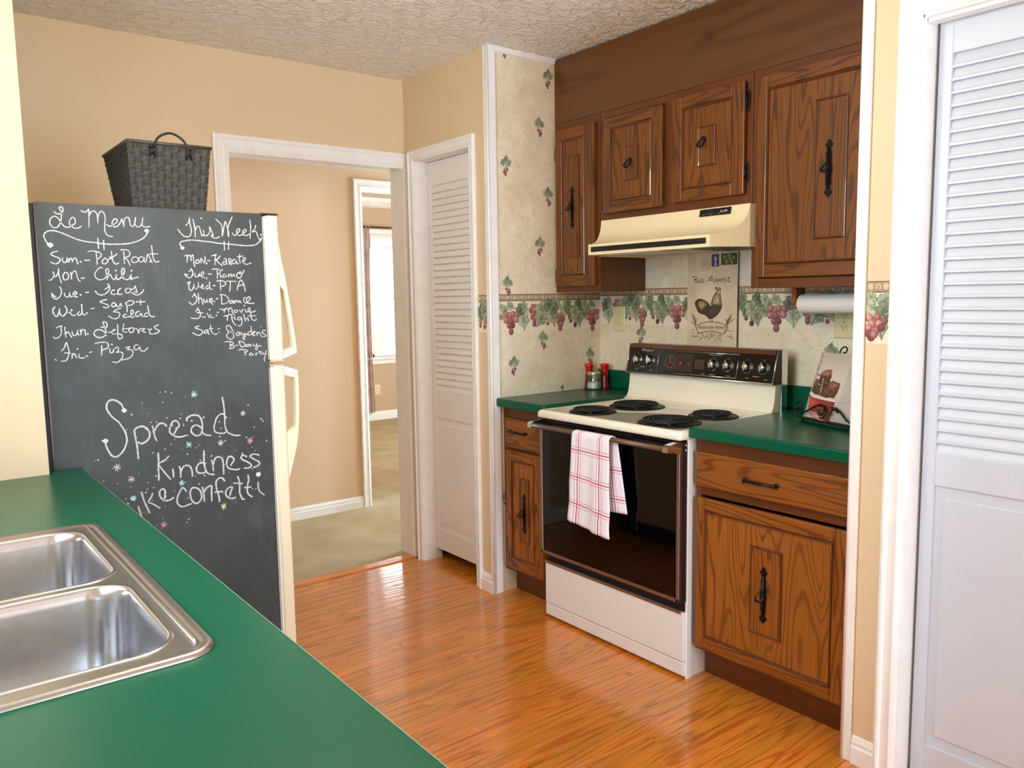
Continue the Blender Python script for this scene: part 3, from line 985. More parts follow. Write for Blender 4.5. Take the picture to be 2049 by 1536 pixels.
def spray(p, x, y, s=1.0, kind=0, cut=None):
    f = -1 if kind % 2 else 1
    p.stroke([(x-.004*f, y+.045*s), (x, y+.02*s), (x+.003*f, y-.01*s)], .0016, G_D, 3)
    leaf(p, x-.014*f*s, y+.026*s, .030*s, .036*s, 0.5*f, .25)
    leaf(p, x+.014*f*s, y+.028*s, .026*s, .034*s, -2.6*f, .55)
    leaf(p, x-.002*f*s, y+.044*s, .020*s, .026*s, 2.9, .75 if kind % 3 else .4)
    for k, (dx, dy, t) in enumerate(((-.008, -.002, .8), (.007, -.004, .35), (-.002, -.013, .2), (.010, -.016, .75), (.002, -.025, .6))):
        grape(p, x+dx*s*f, y+dy*s, .0062*s, t)
wl = bpy.data.objects['wall_alcove_left']; wb = bpy.data.objects['wall_alcove_back']; wr = bpy.data.objects['wall_alcove_right']
p = Painter((0, YR, 0), (1, 0, 0), (0, 0, 1), (0, -1, 0))
border(p, XW+0.042, XB-0.002, 2.245, 1.380)
p.obj('wallpaper_border', M['print'], wl)
p = Painter((0, YR, 0), (1, 0, 0), (0, 0, 1), (0, -1, 0))
for i, (x, y) in enumerate([(2.424, 2.125), (2.226, 1.935), (2.474, 1.815), (2.419, 1.586), (2.227, 1.405), (2.478, 2.345), (2.434, 1.150), (2.255, 1.040), (2.738, 1.055), (2.232, 0.64), (2.20, 0.42)]):
    spray(p, x, y, 1.0, i)
spray(p, 2.231, 2.452-0.02, 0.8, 1)
leaf(p, 2.551, 0.930, .02, .022, 2.9, .6)
p.obj('grape_sprays', M['print'], wl)
# on the back wall S runs towards -Y so that the print is not mirrored
p = Painter((XB, 0, 0), (0, -1, 0), (0, 0, 1), (-1, 0, 0))
border(p, -YR+0.002, -YA, -2.379-0.511*1.0, 1.397)
p.obj('wallpaper_border', M['print'], wb)
p = Painter((XB, 0, 0), (0, -1, 0), (0, 0, 1), (-1, 0, 0))
for i, (y, z) in enumerate([(2.600, 1.165), (2.10, 1.06), (1.95, 1.43), (1.63, 1.12), (1.45, 1.05), (1.30, 1.13), (1.35, 0.99)]):
    spray(p, -y, z, 1.0, i+1)
p.obj('grape_sprays', M['print'], wb)
# narrow pieces of the border on the tan wall either side of the alcove
p = Painter((XW, 0, 0), (0, -1, 0), (0, 0, 1), (-1, 0, 0))
border(p, -C1[0]+0.048, -YR-0.020, -2.93-0.27, 1.378)
for (dx, dz, sx, sy, ro, to) in ((.012, .050, .046, .055, .4, .9), (.040, .046, .050, .06, -.3, .6), (.056, .080, .036, .06, .1, .3)):
    leaf(p, -C1[0]+0.048+dx, 1.378-.028-dz, sx, sy, ro, to)
bunch(p, -C1[0]+.060, 1.378-.118, .016, .02, .009, 3); bunch(p, -C1[0]+.094, 1.378-.120, .016, .022, .009, 4)
p.obj('wallpaper_border', M['print'], bpy.data.objects['wall_right'])
p = Painter((XW, 0, 0), (0, -1, 0), (0, 0, 1), (-1, 0, 0))
border(p, -YA+0.026, -C2[1]-0.056, -5.6, 1.396)
zb_ = 1.396-.028
p.stroke([(-1.130, zb_-.022), (-1.105, zb_-.018), (-1.085, zb_-.012)], .0018, G_M, 3)
leaf(p, -1.122, zb_-.016, .026, .032, .8, .2)
leaf(p, -1.086, zb_-.026, .040, .052, -1.0, .45); leaf(p, -1.112, zb_-.046, .044, .060, 1.1, .1); leaf(p, -1.088, zb_-.054, .044, .05, -.5, .85)
for gx, gy, gt in ((-1.126, .072, .0), (-1.104, .070, .5), (-1.084, .080, .75), (-1.119, .088, .15), (-1.098, .088, .05), (-1.128, .100, .1), (-1.106, .106, .55), (-1.092, .098, .9), (-1.126, .116, .85), (-1.112, .118, .4)):
    grape(p, gx, zb_-gy, .0105, gt)
p.obj('wallpaper_border', M['print'], bpy.data.objects['wall_right_near'])

# ================================================================== CABINETS
def bead_rect(mb, x, y0, y1, z0, z1, w=0.006, h=0.004):
    """half-round mitred bead round a rectangle on a face at x (towards -X)"""
    prof = [(0, 0), (w*0.2, h*0.8), (w*0.5, h), (w*0.8, h*0.7), (w, 0)]
    def ring(u, d):
        return [(x-d, y0+u, z0+u), (x-d, y1-u, z0+u), (x-d, y1-u, z1-u), (x-d, y0+u, z1-u)]
    rings = [ring(u, d) for u, d in prof]
    vs = [v for r in rings for v in r]; fs = []
    for i in range(len(rings)-1):
        for k in range(4):
            l = (k+1) % 4
            fs.append((i*4+k, i*4+l, (i+1)*4+l, (i+1)*4+k))
    mb.add(vs, fs)
def ring_pull(mb, x, y, z, s=1.0, sx=-1):
    pts = []
    n = 22
    for k in range(n):
        a = 2*PI*k/n
        rr = 0.030*s*(0.5-0.5*math.cos(a))        # 0 at the pivot, full length at a=pi
        w = 0.0150*s*math.sin(a)*(1.0 if rr < 0.02*s else 1.05)
        pts.append((x+sx*(0.006+rr*0.72), y+w*(0.6+0.5*(0.5-0.5*math.cos(a))), z+0.012*s-rr*0.95))
    mb.tube(pts, [0.0022*s+0.0022*s*(0.5-0.5*math.cos(2*PI*k/n)) for k in range(n)], 8, closed=True)
    mb.tube([(x, y, z+0.012*s), (x+sx*0.010*s, y, z+0.012*s)], 0.0055*s, 10)
def iron_pull(name, parent, x, y, zc, h, sx=-1):
    """long wrought backplate with pointed ends and a drop ring"""
    hh = h/2
    half = [(0, hh), (0.0045, hh-0.006), (0.0050, hh-0.011), (0.0100, hh-0.018), (0.0095, hh-0.021), (0.0060, hh-0.026), (0.0042, hh-0.036), (0.0070, hh-0.042), (0.0072, 0.012),
            (0.0085, 0.0), (0.0072, -0.014), (0.0070, -hh+0.042), (0.0042, -hh+0.036), (0.0060, -hh+0.026), (0.0100, -hh+0.020), (0.0095, -hh+0.016), (0.0050, -hh+0.009), (0, -hh)]
    poly = half + [(-a, b) for a, b in reversed(half[1:-1])]
    mb = MB()
    vs = [(x, y+a*1.5, zc+b) for a, b in poly] + [(x+sx*0.0035, y+a*1.25, zc+b*0.985) for a, b in poly]
    n = len(poly)
    mb.add(vs, [tuple(range(n)), tuple(reversed(range(n, 2*n)))] + [(i, i+n, (i+1) % n+n, (i+1) % n) for i in range(n)])
    mb.tube([(x+sx*0.002, y, zc-hh+0.03), (x+sx*0.007, y, zc), (x+sx*0.002, y, zc+hh-0.03)], 0.0048, 8)
    for dz in (hh-0.018, -hh+0.018): mb.tube([(x, y, zc+dz), (x+sx*0.006, y, zc+dz)], 0.0030, 8)
    ring_pull(mb, x+sx*0.004, y, zc+0.004, 1.0, sx)
    return mb.obj(name, M['iron'], parent)
def bar_pull(name, parent, x, y0, y1, z, sx=-1):
    mb = MB()
    pts = [(x+sx*0.004, y0, z), (x+sx*0.018, y0+0.004*(1 if y1 > y0 else -1), z), (x+sx*0.019, (y0+y1)/2, z), (x+sx*0.018, y1-0.004*(1 if y1 > y0 else -1), z), (x+sx*0.004, y1, z)]
    mb.tube(pts, [0.004, 0.0045, 0.0055, 0.0045, 0.004], 8)
    for y in (y0, y1):
        mb.tube([(x, y, z), (x+sx*0.005, y, z)], 0.0080, 10)
        mb.tube([(x+sx*0.016, y, z-0.008), (x+sx*0.018, y, z), (x+sx*0.016, y, z+0.008)], [0.002, 0.0055, 0.002], 8)
    return mb.obj(name, M['iron'], parent)
def hinge(name, parent, x, y, z, side):
    mb = MB()
    mb.box(x-0.002, x, y, y+side*0.012, z-0.030, z+0.030, 0.001)
    mb.tube([(x-0.004, y, z-0.022), (x-0.004, y, z+0.022)], 0.0042, 8)
    mb.box(x-0.003, x, y, y+side*0.007, z-0.040, z-0.030, 0.001); mb.box(x-0.003, x, y, y+side*0.007, z+0.030, z+0.040, 0.001)
    return mb.obj(name, M['iron'], parent)
def cab_door(root, xf, y0, y1, z0, z1, inner, small, pull=None, hinges=None, t=0.019, nm='door', sx=-1, L=''):
    """raised oak door; front face at xf looking along sx; inner = (y0,y1,z0,z1) panel opening; small = centre tablet"""
    if y0 > y1: y0, y1 = y1, y0
    iy0, iy1, iz0, iz1 = min(inner[:2]), max(inner[:2]), inner[2], inner[3]
    xb = xf - sx*t
    xm = xf - sx*0.007
    def bx(n_, mat, x0, x1, a, b, c, d, bev=0.0, par=None): return B(n_, mat, par or door, x0, x1, a, b, c, d, bev)
    door = B(nm, M['oakP'+L], root, xf-sx*0.010, xb, y0+0.003, y1-0.003, z0+0.003, z1-0.003)
    bx('stile', M['oakZ'+L], xf, xb, y0, iy0, z0, z1, 0.0035)
    bx('stile', M['oakZ'+L], xf, xb, iy1, y1, z0, z1, 0.0035)
    bx('rail', M['oakY'+L], xf+sx*-0.0003, xb, iy0, iy1, z0, iz0, 0.0035)
    bx('rail', M['oakY'+L], xf+sx*-0.0003, xb, iy0, iy1, iz1, z1, 0.0035)
    bx('panel', M['oakP'+L], xm, xb, iy0, iy1, iz0, iz1)
    mb = MB()
    if sx < 0:
        bead_rect(mb, xm, iy0, iy1, iz0, iz1, 0.008, 0.008)
    if small:
        sy0, sy1, sz0, sz1 = min(small[:2]), max(small[:2]), small[2], small[3]
        bx('centre_tablet', M['oakZ'+L], xm+sx*0.0015, xm, sy0, sy1, sz0, sz1)
        if sx < 0: bead_rect(mb, xm, sy0-0.004, sy1+0.004, sz0-0.004, sz1+0.004, 0.009, 0.005)
    if mb.v: mb.obj('bead_moulding', M['bead'], door)
    if pull:
        if pull[0] == 'long': iron_pull('handle', door, xm+sx*0.0015, pull[1], pull[2], pull[3], sx)
        else:
            m2 = MB(); ring_pull(m2, xm+sx*0.0015, pull[1], pull[2], 1.15, sx); m2.obj('handle', M['iron'], door)
    if hinges:
        for zz in hinges[1]: hinge('hinge', door, xf+0.012, hinges[0], zz, hinges[2])
    return door

XC = 2.170       # front of base cabinet doors
XF = 2.190       # face frame of the base cabinets
def carcass(root, xf, x1, y0, y1, z0, z1, toe=0.105, mat='side'):
    """side, back, bottom panels"""
    B('side_panel', M[mat], root, xf+0.018, x1, y0, y0+0.014, z0, z1)
    B('side_panel', M[mat], root, xf+0.018, x1, y1-0.014, y1, z0, z1)
    B('bottom_panel', M[mat], root, xf+0.018, x1, y0+0.014, y1-0.014, z0, z0+0.014)
    B('back_panel', M[mat], root, x1-0.008, x1, y0+0.014, y1-0.014, z0+0.014, z1)
def frame_pieces(root, x, y0, y1, z0, z1, vs, hs, t=0.018):
    for a, b in vs: B('frame_stile', M['frame'], root, x, x+t, a, b, z0, z1, 0.001)
    for (a, b, c, d) in hs: B('frame_rail', M['frameY'], root, x+0.0004, x+t, a, b, c, d, 0.001)
# left base cabinet (between return wall and stove)
t = thing('base_cabinet', 'narrow oak base cabinet with one drawer, left of the stove', 'cabinet', (2.48, 2.70, 0), 'oak base cabinets')
ZB0, ZBT = 0.112, 0.876
y0, y1 = 2.536, 2.870
carcass(t, XF, 2.80, y0, y1, ZB0, ZBT)
frame_pieces(t, XF, y0, y1, ZB0, ZBT, [(y0, y0+0.06), (y1-0.034, y1)], [(y0+.06, y1-.034, ZBT-.05, ZBT), (y0+.06, y1-.034, .676, .712), (y0+.06, y1-.034, ZB0, ZB0+.03)])
B('toe_kick', M['frameY'], t, XF+0.062, XF+0.076, y0, y1, 0.0, ZB0)
cab_door(t, XC, 2.580, 2.838, 0.132, 0.680, (2.636, 2.800, 0.182, 0.636), (2.678, 2.741, 0.271, 0.558), ('long', 2.711, 0.405, 0.185), L='L')
dr = B('drawer', M['oakYL'], t, XC, XF, 2.580, 2.836, 0.695, 0.826, 0.004)
bar_pull('handle', dr, XC, 2.795, 2.682, 0.770)
# right base cabinet
t = thing('base_cabinet', 'wide oak base cabinet with drawer, right of the stove by the white trim', 'cabinet', (2.48, 1.46, 0), 'oak base cabinets')
y0, y1 = 1.166, 1.764
carcass(t, XF, 2.80, y0, y1, ZB0, ZBT)
frame_pieces(t, XF, y0, y1, ZB0, ZBT, [(y0, y0+0.03), (y1-0.024, y1)], [(y0+.03, y1-.024, ZBT-.05, ZBT), (y0+.03, y1-.024, .675, .71), (y0+.03, y1-.024, ZB0, ZB0+.03)])
B('toe_kick', M['frameY'], t, XF+0.062, XF+0.076, y0, y1, 0.0, ZB0)
cab_door(t, XC, 1.191, 1.748, 0.128, 0.668, (1.236, 1.714, 0.170, 0.625), (1.412, 1.526, 0.256, 0.545), ('long', 1.475, 0.391, 0.192), L='L')
dr = B('drawer', M['oakYL'], t, XC, XF, 1.193, 1.750, 0.708, 0.828, 0.005)
bar_pull('handle', dr, XC, 1.545, 1.430, 0.763)

# countertops of the alcove, with backsplash
def counter(name, label, y0, y1, bs):
    t = thing(name, label, 'countertop', (2.47, (y0+y1)/2, 0.876), 'alcove countertops')
    MB().box(2.144, 2.806, y0, y1, 0.876, 0.914, 0.006).obj('slab', M['green'], t)
    B('backsplash', M['green'], t, 2.786, 2.806, bs[0], bs[1], 0.9145, 1.005, 0.006)
    return t
counter('countertop', 'dark green countertop between papered wall and stove', 2.534, 2.870, (2.45, 2.870))
t = counter('countertop', 'green countertop right of the stove holding the cookbook', 1.163, 1.7645, (1.163, 1.811))
t = thing('backsplash', 'dark green laminate strip and splash behind the stove', 'backsplash', (2.77, 2.13, 0.876))
B('rear_strip', M['green'], t, 2.737, 2.806, 1.768, 2.530, 0.876, 0.9135)
B('backsplash', M['green'], t, 2.787, 2.806, 1.813, 2.448, 0.9145, 1.003, 0.006)
# soffit of knotty pine above the wall cabinets
t = struct(B('trim_14', M['pine'], None, 2.515, 2.533, YA+0.006, YR-0.004, 2.158, 2.443))
# wall cabinets
XU = 2.515; XD = 2.497
def upper(name, label, y0, y1, z0, z1, vs, hs):
    t = thing(name, label, 'cabinet', (2.66, (y0+y1)/2, z0), 'oak wall cabinets')
    carcass(t, XU, 2.805, y0, y1, z0, z1)
    B('top_panel', M['side'], t, XU+0.018, 2.797, y0+0.014, y1-0.014, z1-0.014, z1)
    frame_pieces(t, XU, y0, y1, z0, z1, vs, hs)
    return t
ZU0, ZU1 = 1.386, 2.157
t = upper('wall_cabinet', 'tall narrow oak wall cabinet left of the range hood', 2.572, 2.868, ZU0, ZU1,
          [(2.572, 2.612), (2.843, 2.868)], [(2.612, 2.843, ZU0, ZU0+.035), (2.612, 2.843, ZU1-.04, ZU1)])
cab_door(t, XD, 2.592, 2.850, 1.411, 2.123, (2.655, 2.812, 1.462, 2.075), (2.694, 2.765, 1.545, 1.997), ('long', 2.740, 1.767, 0.190),
         (2.853, (1.46, 2.02), 1))
t = upper('wall_cabinet', 'short oak wall cabinet with two small doors above the range hood', 1.788, 2.569, 1.692, ZU1,
          [(1.788, 1.812), (2.155, 2.203), (2.537, 2.569)], [(1.812, 2.155, 1.692, 1.73), (2.203, 2.537, 1.692, 1.73), (1.812, 2.155, ZU1-.03, ZU1), (2.203, 2.537, ZU1-.03, ZU1)])
cab_door(t, XD, 2.202, 2.538, 1.721, 2.121, (2.260, 2.500, 1.770, 2.077), (2.339, 2.413, 1.852, 1.988), ('ring', 2.378, 1.918), (2.541, (1.77, 2.07), 1))
cab_door(t, XD, 1.813, 2.151, 1.728, 2.129, (1.868, 2.103, 1.775, 2.082), (1.946, 2.022, 1.855, 1.999), ('ring', 1.995, 1.942), (1.810, (1.804, 2.059), -1))
t = upper('wall_cabinet', 'large oak wall cabinet with one wide door right of the range hood', 1.163, 1.785, ZU0, ZU1,
          [(1.163, 1.183), (1.757, 1.785)], [(1.183, 1.757, ZU0, ZU0+.035), (1.183, 1.757, ZU1-.03, ZU1)])
cab_door(t, XD, 1.178, 1.757, 1.423, 2.127, (1.226, 1.719, 1.470, 2.081), (1.419, 1.532, 1.550, 2.003), ('long', 1.481, 1.776, 0.192))

# ---- sink run: base cabinet, counter, sink
t = thing('sink_cabinet', 'oak base cabinet under the long green sink counter', 'cabinet', (0.10, 1.1, 0))
y0, y1 = -0.60, 2.405
B('side_panel', M['side'], t, XL+0.004, 0.345, y0, y0+0.016, 0.10, 0.874)
B('side_panel', M['side'], t, XL+0.004, 0.345, y1-0.016, y1, 0.10, 0.874)
B('bottom_panel', M['side'], t, XL+0.004, 0.345, y0+0.016, y1-0.016, 0.10, 0.116)
B('toe_kick', M['frameY'], t, 0.290, 0.305, y0, y1, 0.0, 0.10)
for k in range(6):
    a = y0+0.02+k*(y1-y0-0.04)/5.0
    if k < 6: B('frame_stile', M['frame'], t, 0.345, 0.363, min(a, y1-0.055), min(a, y1-0.055)+0.04, 0.10, 0.874, 0.001)
for (c, d) in ((0.10, 0.13), (0.84, 0.874), (0.68, 0.71)):
    B('frame_rail', M['frameY'], t, 0.3455, 0.362, y0, y1, c, d, 0.001)
for k in range(5):
    a = y0+0.06+k*(y1-y0-0.04)/5.0; b = a+(y1-y0-0.04)/5.0-0.045
    cab_door(t, 0.382, a, b, 0.120, 0.685, (a+0.05, b-0.05, 0.17, 0.635), ((a+b)/2-0.05, (a+b)/2+0.05, 0.27, 0.54), ('long', (a+b)/2, 0.41, 0.19), sx=1)
    dr = B('drawer', M['oakY'], t, 0.363, 0.382, a, b, 0.705, 0.845, 0.004)
    bar_pull('handle', dr, 0.382, (a+b)/2-0.055, (a+b)/2+0.055, 0.775, 1)
SX0, SX1, SY0, SY1 = -0.200, 0.312, 1.022, 1.800      # sink outline
def sink_counter():
    mb = MB()
    hx0, hx1, hy0, hy1 = SX0+0.02, SX1-0.02, SY0+0.02, SY1-0.02
    x0, x1 = XL+0.002, 0.398
    ya, yb = -0.62, 2.418
    mb.box(x0, x1-0.02, ya, hy0, 0.876, 0.914); mb.box(x0, x1-0.02, hy1, yb, 0.876, 0.914)
    mb.box(x0, hx0, hy0, hy1, 0.876, 0.914); mb.box(hx1, x1-0.02, hy0, hy1, 0.876, 0.914)
    # rolled front edge
    edge = [(x1-0.02, 0.876), (x1-0.003, 0.876), (x1, 0.879), (x1, 0.909), (x1-0.0035, 0.9135), (x1-0.02, 0.914)]
    mb.prism(edge, 'Y', ya, yb)
    # tongue that runs past the stub wall to the refrigerator
    mb.box(0.316, x1-0.001, yb, 2.462, 0.877, 0.9138)
    return mb
t = thing('sink_countertop', 'long green countertop round the steel sink', 'countertop', (0.05, 0.9, 0.876))
sink_counter().obj('slab', M['green'], t)
MB().box(0.3975, 0.3990, -0.62, 2.462, 0.906, 0.9115).obj('edge_seam', M['green_edge'], t)
# sink
def rrect(x0, x1, y0, y1, r, n=7):
    out = []
    for cx, cy, a0 in ((x1-r, y1-r, 0), (x0+r, y1-r, PI/2), (x0+r, y0+r, PI), (x1-r, y0+r, 3*PI/2)):
        for k in range(n+1):
            a = a0 + PI/2*k/n
            out.append((cx+r*math.cos(a), cy+r*math.sin(a)))
    return out
def loft(mb, loops, cap=False):
    n = len(loops[0]); vs = [v for L in loops for v in L]; fs = []
    for i in range(len(loops)-1):
        for k in range(n):
            l = (k+1) % n
            fs.append((i*n+k, i*n+l, (i+1)*n+l, (i+1)*n+k))
    if cap: fs.append(tuple((len(loops)-1)*n+k for k in range(n)))
    mb.add(vs, fs)
sink = thing('sink', 'double bowl stainless steel sink set in the green counter', 'sink', (0.05, 1.4, 0.914))
BOWLS = [(-0.105, 0.268, 1.408, 1.757), (-0.105, 0.268, 1.068, 1.378)]
def sink_deck():
    mb = MB(); mb.sm = True
    def L(d, z, r): return [(x, y, z) for x, y in rrect(SX0+d, SX1-d, SY0+d, SY1-d, r)]
    loops = [L(0.0, 0.9145, 0.040), L(0.001, 0.918, 0.040), L(0.005, 0.9215, 0.037), L(0.012, 0.9200, 0.032), L(0.016, 0.9185, 0.030)]
    loft(mb, loops)
    # flat deck with two holes
    bm = bmesh.new()
    zd = 0.9185
    def addloop(pts):
        vs = [bm.verts.new((x, y, zd)) for x, y in pts]
        return [bm.edges.new((vs[i], vs[(i+1) % len(vs)])) for i in range(len(vs))]
    es = addloop([(v[0], v[1]) for v in loops[-1]])
    for b in BOWLS: es += addloop(rrect(b[0]-0.008, b[1]+0.008, b[2]-0.008, b[3]+0.008, 0.058))
    bmesh.ops.triangle_fill(bm, use_beauty=True, use_dissolve=False, edges=es)
    mb.sm = False
    mb.bm(bm); bm.free(); mb.sm = True
    # ridge bead near the front rim
    mb.tube([(0.2895, SY0+0.035, 0.9185), (0.2895, SY0+0.045, 0.9200), (0.2880, 1.4, 0.9205), (0.2865, SY1-0.035, 0.9200), (0.2865, SY1-0.025, 0.9185)], [0.001, 0.0035, 0.0035, 0.0035, 0.001], 8)
    return mb
sink_deck().obj('deck', M['steel'], sink)
for b in BOWLS:
    mb = MB(); mb.sm = True
    def L(d, z, r): return [(x, y, z) for x, y in rrect(b[0]+d, b[1]-d, b[2]+d, b[3]-d, r)]
    loft(mb, [L(-0.008, 0.9185, 0.058), L(-0.006, 0.9205, 0.057), L(-0.002, 0.9200, 0.055), L(0.001, 0.915, 0.053), L(0.004, 0.90, 0.052), L(0.010, 0.79, 0.052), L(0.016, 0.755, 0.055), L(0.030, 0.737, 0.060), L(0.055, 0.731, 0.060), L(0.10, 0.729, 0.05)], cap=True)
    bo = mb.obj('bowl', M['bowl'], sink)
    cx, cy = (b[0]+b[1])/2, (b[2]+b[3])/2
    MB().lathe([(0.052, 0.7295), (0.050, 0.733), (0.040, 0.732), (0.034, 0.726), (0.012, 0.724), (0.006, 0.736), (0.002, 0.737)], (cx, cy, 0), n=24).obj('drain', M['chrome'], bo)
# faucet on the window side of the sink (outside the frame, stands on the deck)
t = MB()
t.lathe([(0.028, 0.0), (0.026, 0.012), (0.018, 0.03), (0.016, 0.06)], (SX0+0.045, 1.393, 0.9185), n=20)
t.tube(catmull([(SX0+0.045, 1.393, 0.97), (SX0+0.045, 1.393, 1.06), (SX0+0.075, 1.393, 1.115), (SX0+0.15, 1.393, 1.120), (SX0+0.205, 1.393, 1.085)], 5), 0.011, 12)
for dy in (-0.09, 0.09):
    t.lathe([(0.022, 0.0), (0.020, 0.02), (0.012, 0.03), (0.020, 0.045), (0.018, 0.06)], (SX0+0.045, 1.393+dy, 0.9185), n=16)
tag(t.obj('faucet', M['chrome']), 'chrome faucet standing on the back deck of the sink', 'faucet')

# ================================================================== STOVE
YS0, YS1 = 1.768, 2.530
stove = thing('stove', 'cream electric coil range with black glass oven door and striped towel', 'stove', (2.43, 2.149, 0))
mb = MB()
mb.box(2.172, 2.725, YS0+0.003, YS0+0.020, 0.0, 0.868, 0.002); mb.box(2.172, 2.725, YS1-0.020, YS1-0.003, 0.0, 0.868, 0.002)
mb.box(2.705, 2.725, YS0+0.02, YS1-0.02, 0.02, 0.868); mb.box(2.19, 2.705, YS0+0.02, YS1-0.02, 0.015, 0.03)
mb.box(2.180, 2.20, YS0+0.02, YS1-0.02, 0.03, 0.868)
mb.obj('body', M['stove_white'], stove)
# cooktop: slab with rolled rim and slightly sunk field
def cooktop():
    mb = MB(); mb.sm = True
    x0, x1 = 2.104, 2.640
    y0, y1 = YS0-0.002, YS1+0.002
    def L(d, z, r): return [(x, y, z) for x, y in rrect(x0+d, x1-d*0.2, y0+d, y1-d, r, 4)]
    loft(mb, [L(0.006, 0.868, 0.008), L(0.001, 0.870, 0.012), L(0, 0.878, 0.012), L(0.001, 0.890, 0.012), L(0.006, 0.8985, 0.014), L(0.014, 0.9015, 0.016), L(0.024, 0.9000, 0.018), L(0.032, 0.8975, 0.018)], cap=True)
    return mb
ct = cooktop().obj('cooktop', M['enamel'], stove)
# cove and backguard (extruded profile)
prof = [(2.585, 0.893), (2.590, 0.8985), (2.618, 0.902), (2.638, 0.912), (2.648, 0.930), (2.655, 0.960), (2.661, 1.020), (2.665, 1.028), (2.728, 1.028), (2.728, 0.87), (2.60, 0.87)]
mb = MB(); mb.prism(prof, 'Y', YS0+0.001, YS1-0.001)
mb.obj('backguard', M['enamel'], stove)
# sloping control console
PA = Vector((2.640, 0, 1.020)); PB = Vector((2.670, 0, 1.148))
mb = MB(); mb.prism([(2.642, 1.019), (2.672, 1.149), (2.732, 1.149), (2.732, 1.019)], 'Y', YS0-0.002, YS1+0.002)
cons = mb.obj('console', M['dkbrown'], stove)
Tn = (PB-PA).normalized(); Nn = Vector((-Tn.z, 0, Tn.x))
HC = (PB-PA).length
def cp(y, v, h=0.0):    # point on the console front: v metres up the slope, h off the face
    q = PA + Tn*v + Nn*h
    return Vector((q.x, y, q.z))
def cplate(name, mat, y0, y1, v0, v1, h0, h1, parent=None, label=None):
    mb = MB()
    c = [cp(y, v, h) for y in (y0, y1) for v in (v0, v1) for h in (h0, h1)]
    mb.add(c, [(0, 1, 3, 2), (4, 6, 7, 5), (0, 4, 5, 1), (2, 3, 7, 6), (0, 2, 6, 4), (1, 5, 7, 3)])
    return mb.obj(name, mat, parent or cons, label)
cplate('face_plate', M['black'], YS0+0.004, YS1-0.004, 0.004, HC-0.017, 0.0005, 0.003)
cplate('wood_strip', M['bead'], YS0+0.004, YS1-0.004, HC-0.017, HC-0.001, 0.0005, 0.0045, label='brown wood-look strip along the top')
mb = MB()
mb.tube([cp(YS0-0.002, 0.001, 0.003), cp(YS1+0.002, 0.001, 0.003)], 0.0035, 8)
mb.tube([cp(YS1+0.001, 0.0, 0.003), cp(YS1+0.001, HC, 0.003)], 0.0030, 8)
mb.tube([cp(YS0-0.001, 0.0, 0.003), cp(YS0-0.001, HC, 0.003)], 0.0030, 8)
mb.obj('chrome_edging', M['chrome'], cons)
# framed clock field
y0w, y1w, v0w, v1w = 1.936, 2.352, 0.012, 0.108
mb = MB()
for a, b in ((cp(y0w, v0w, .004), cp(y1w, v0w, .004)), (cp(y1w, v0w, .004), cp(y1w, v1w, .004)), (cp(y1w, v1w, .004), cp(y0w, v1w, .004)), (cp(y0w, v1w, .004), cp(y0w, v0w, .004))):
    mb.tube([a, b], 0.0016, 6)
mb.obj('window_trim', M['chrome'], cons)
clk = cplate('clock', M['smoke'], 2.158, 2.330, 0.022, 0.098, 0.003, 0.0045)
Yv = (0, -1, 0)
cy, cv = 2.283, 0.060
mb = MB()
for k in range(12):
    a = 2*PI*k/12
    q = cp(cy+0.026*math.sin(a), cv+0.026*math.cos(a), 0.0045)
    mb.tube([q, q+Nn*0.0008], 0.0019, 6)
mb.obj('hour_mark', M['ctext'], clk)
mb = MB(); mb.tube([cp(cy, cv, 0.006), cp(cy-0.022, cv-0.006, 0.006)], [0.0035, 0.001], 6); mb.tube([cp(cy, cv, .006), cp(cy+0.012, cv-0.026, .006)], 0.0011, 6)
mb.tube([cp(2.222, cv-0.002, .006), cp(2.222, cv-.002, .010)], 0.007, 10); mb.tube([cp(2.180, cv-0.004, .006), cp(2.180, cv-.004, .009)], 0.005, 10)
mb.obj('red_hands', M['redneedle'], clk)
mb = MB(); mb.tube([cp(cy, cv, 0.0065), cp(cy, cv+0.020, 0.0065)], 0.0008, 6); mb.obj('needle', M['ctext'], clk)
# printed lines and labels on the console
pt = Painter(cp(0, 0, 0.0032), (0, -1, 0), Tn, Nn, off=0.0003)
for r_ in range(6):
    for k in range(5):
        x = -2.150+0.010*k+random.uniform(0, .002)
        pt.poly([(x, .074-.007*r_), (x+.0075, .074-.007*r_), (x+.0075, .0765-.007*r_), (x, .0765-.007*r_)], srgb(120, 92, 74))
WH = srgb(190, 186, 178)
def ticks(yc, v, n, w=.0022):
    for k in range(n): pt.poly([(-yc+k*w*1.35-n*w*.67, v), (-yc+k*w*1.35-n*w*.67+w*.8, v), (-yc+k*w*1.35-n*w*.67+w*.8, v+.0028), (-yc+k*w*1.35-n*w*.67, v+.0028)], WH)
for (yc, v, n) in ((2.47, .016, 5), (2.385, .016, 5), (2.437, .028, 9), (2.05, .100, 22), (2.055, .0175, 10), (1.975, .0175, 8), (1.885, .016, 5), (1.80, .014, 5), (1.845, .024, 10), (2.10, .0175, 6)):
    ticks(yc, v, n)
for yc in (2.473, 2.398, 2.057, 1.984, 1.893, 1.817):
    pt.stroke([(-yc-0.002, .088), (-yc+.002, .094)], .0012, WH, smooth=False)
pt.obj('printed_labels', M['print'], cons)
text_obj('logo', 'Whirlpool', 0.017, cp(2.425, 0.105, 0.0032), (0, -1, 0), Tn, Nn, M['ctext'], cons, shear=0.4)
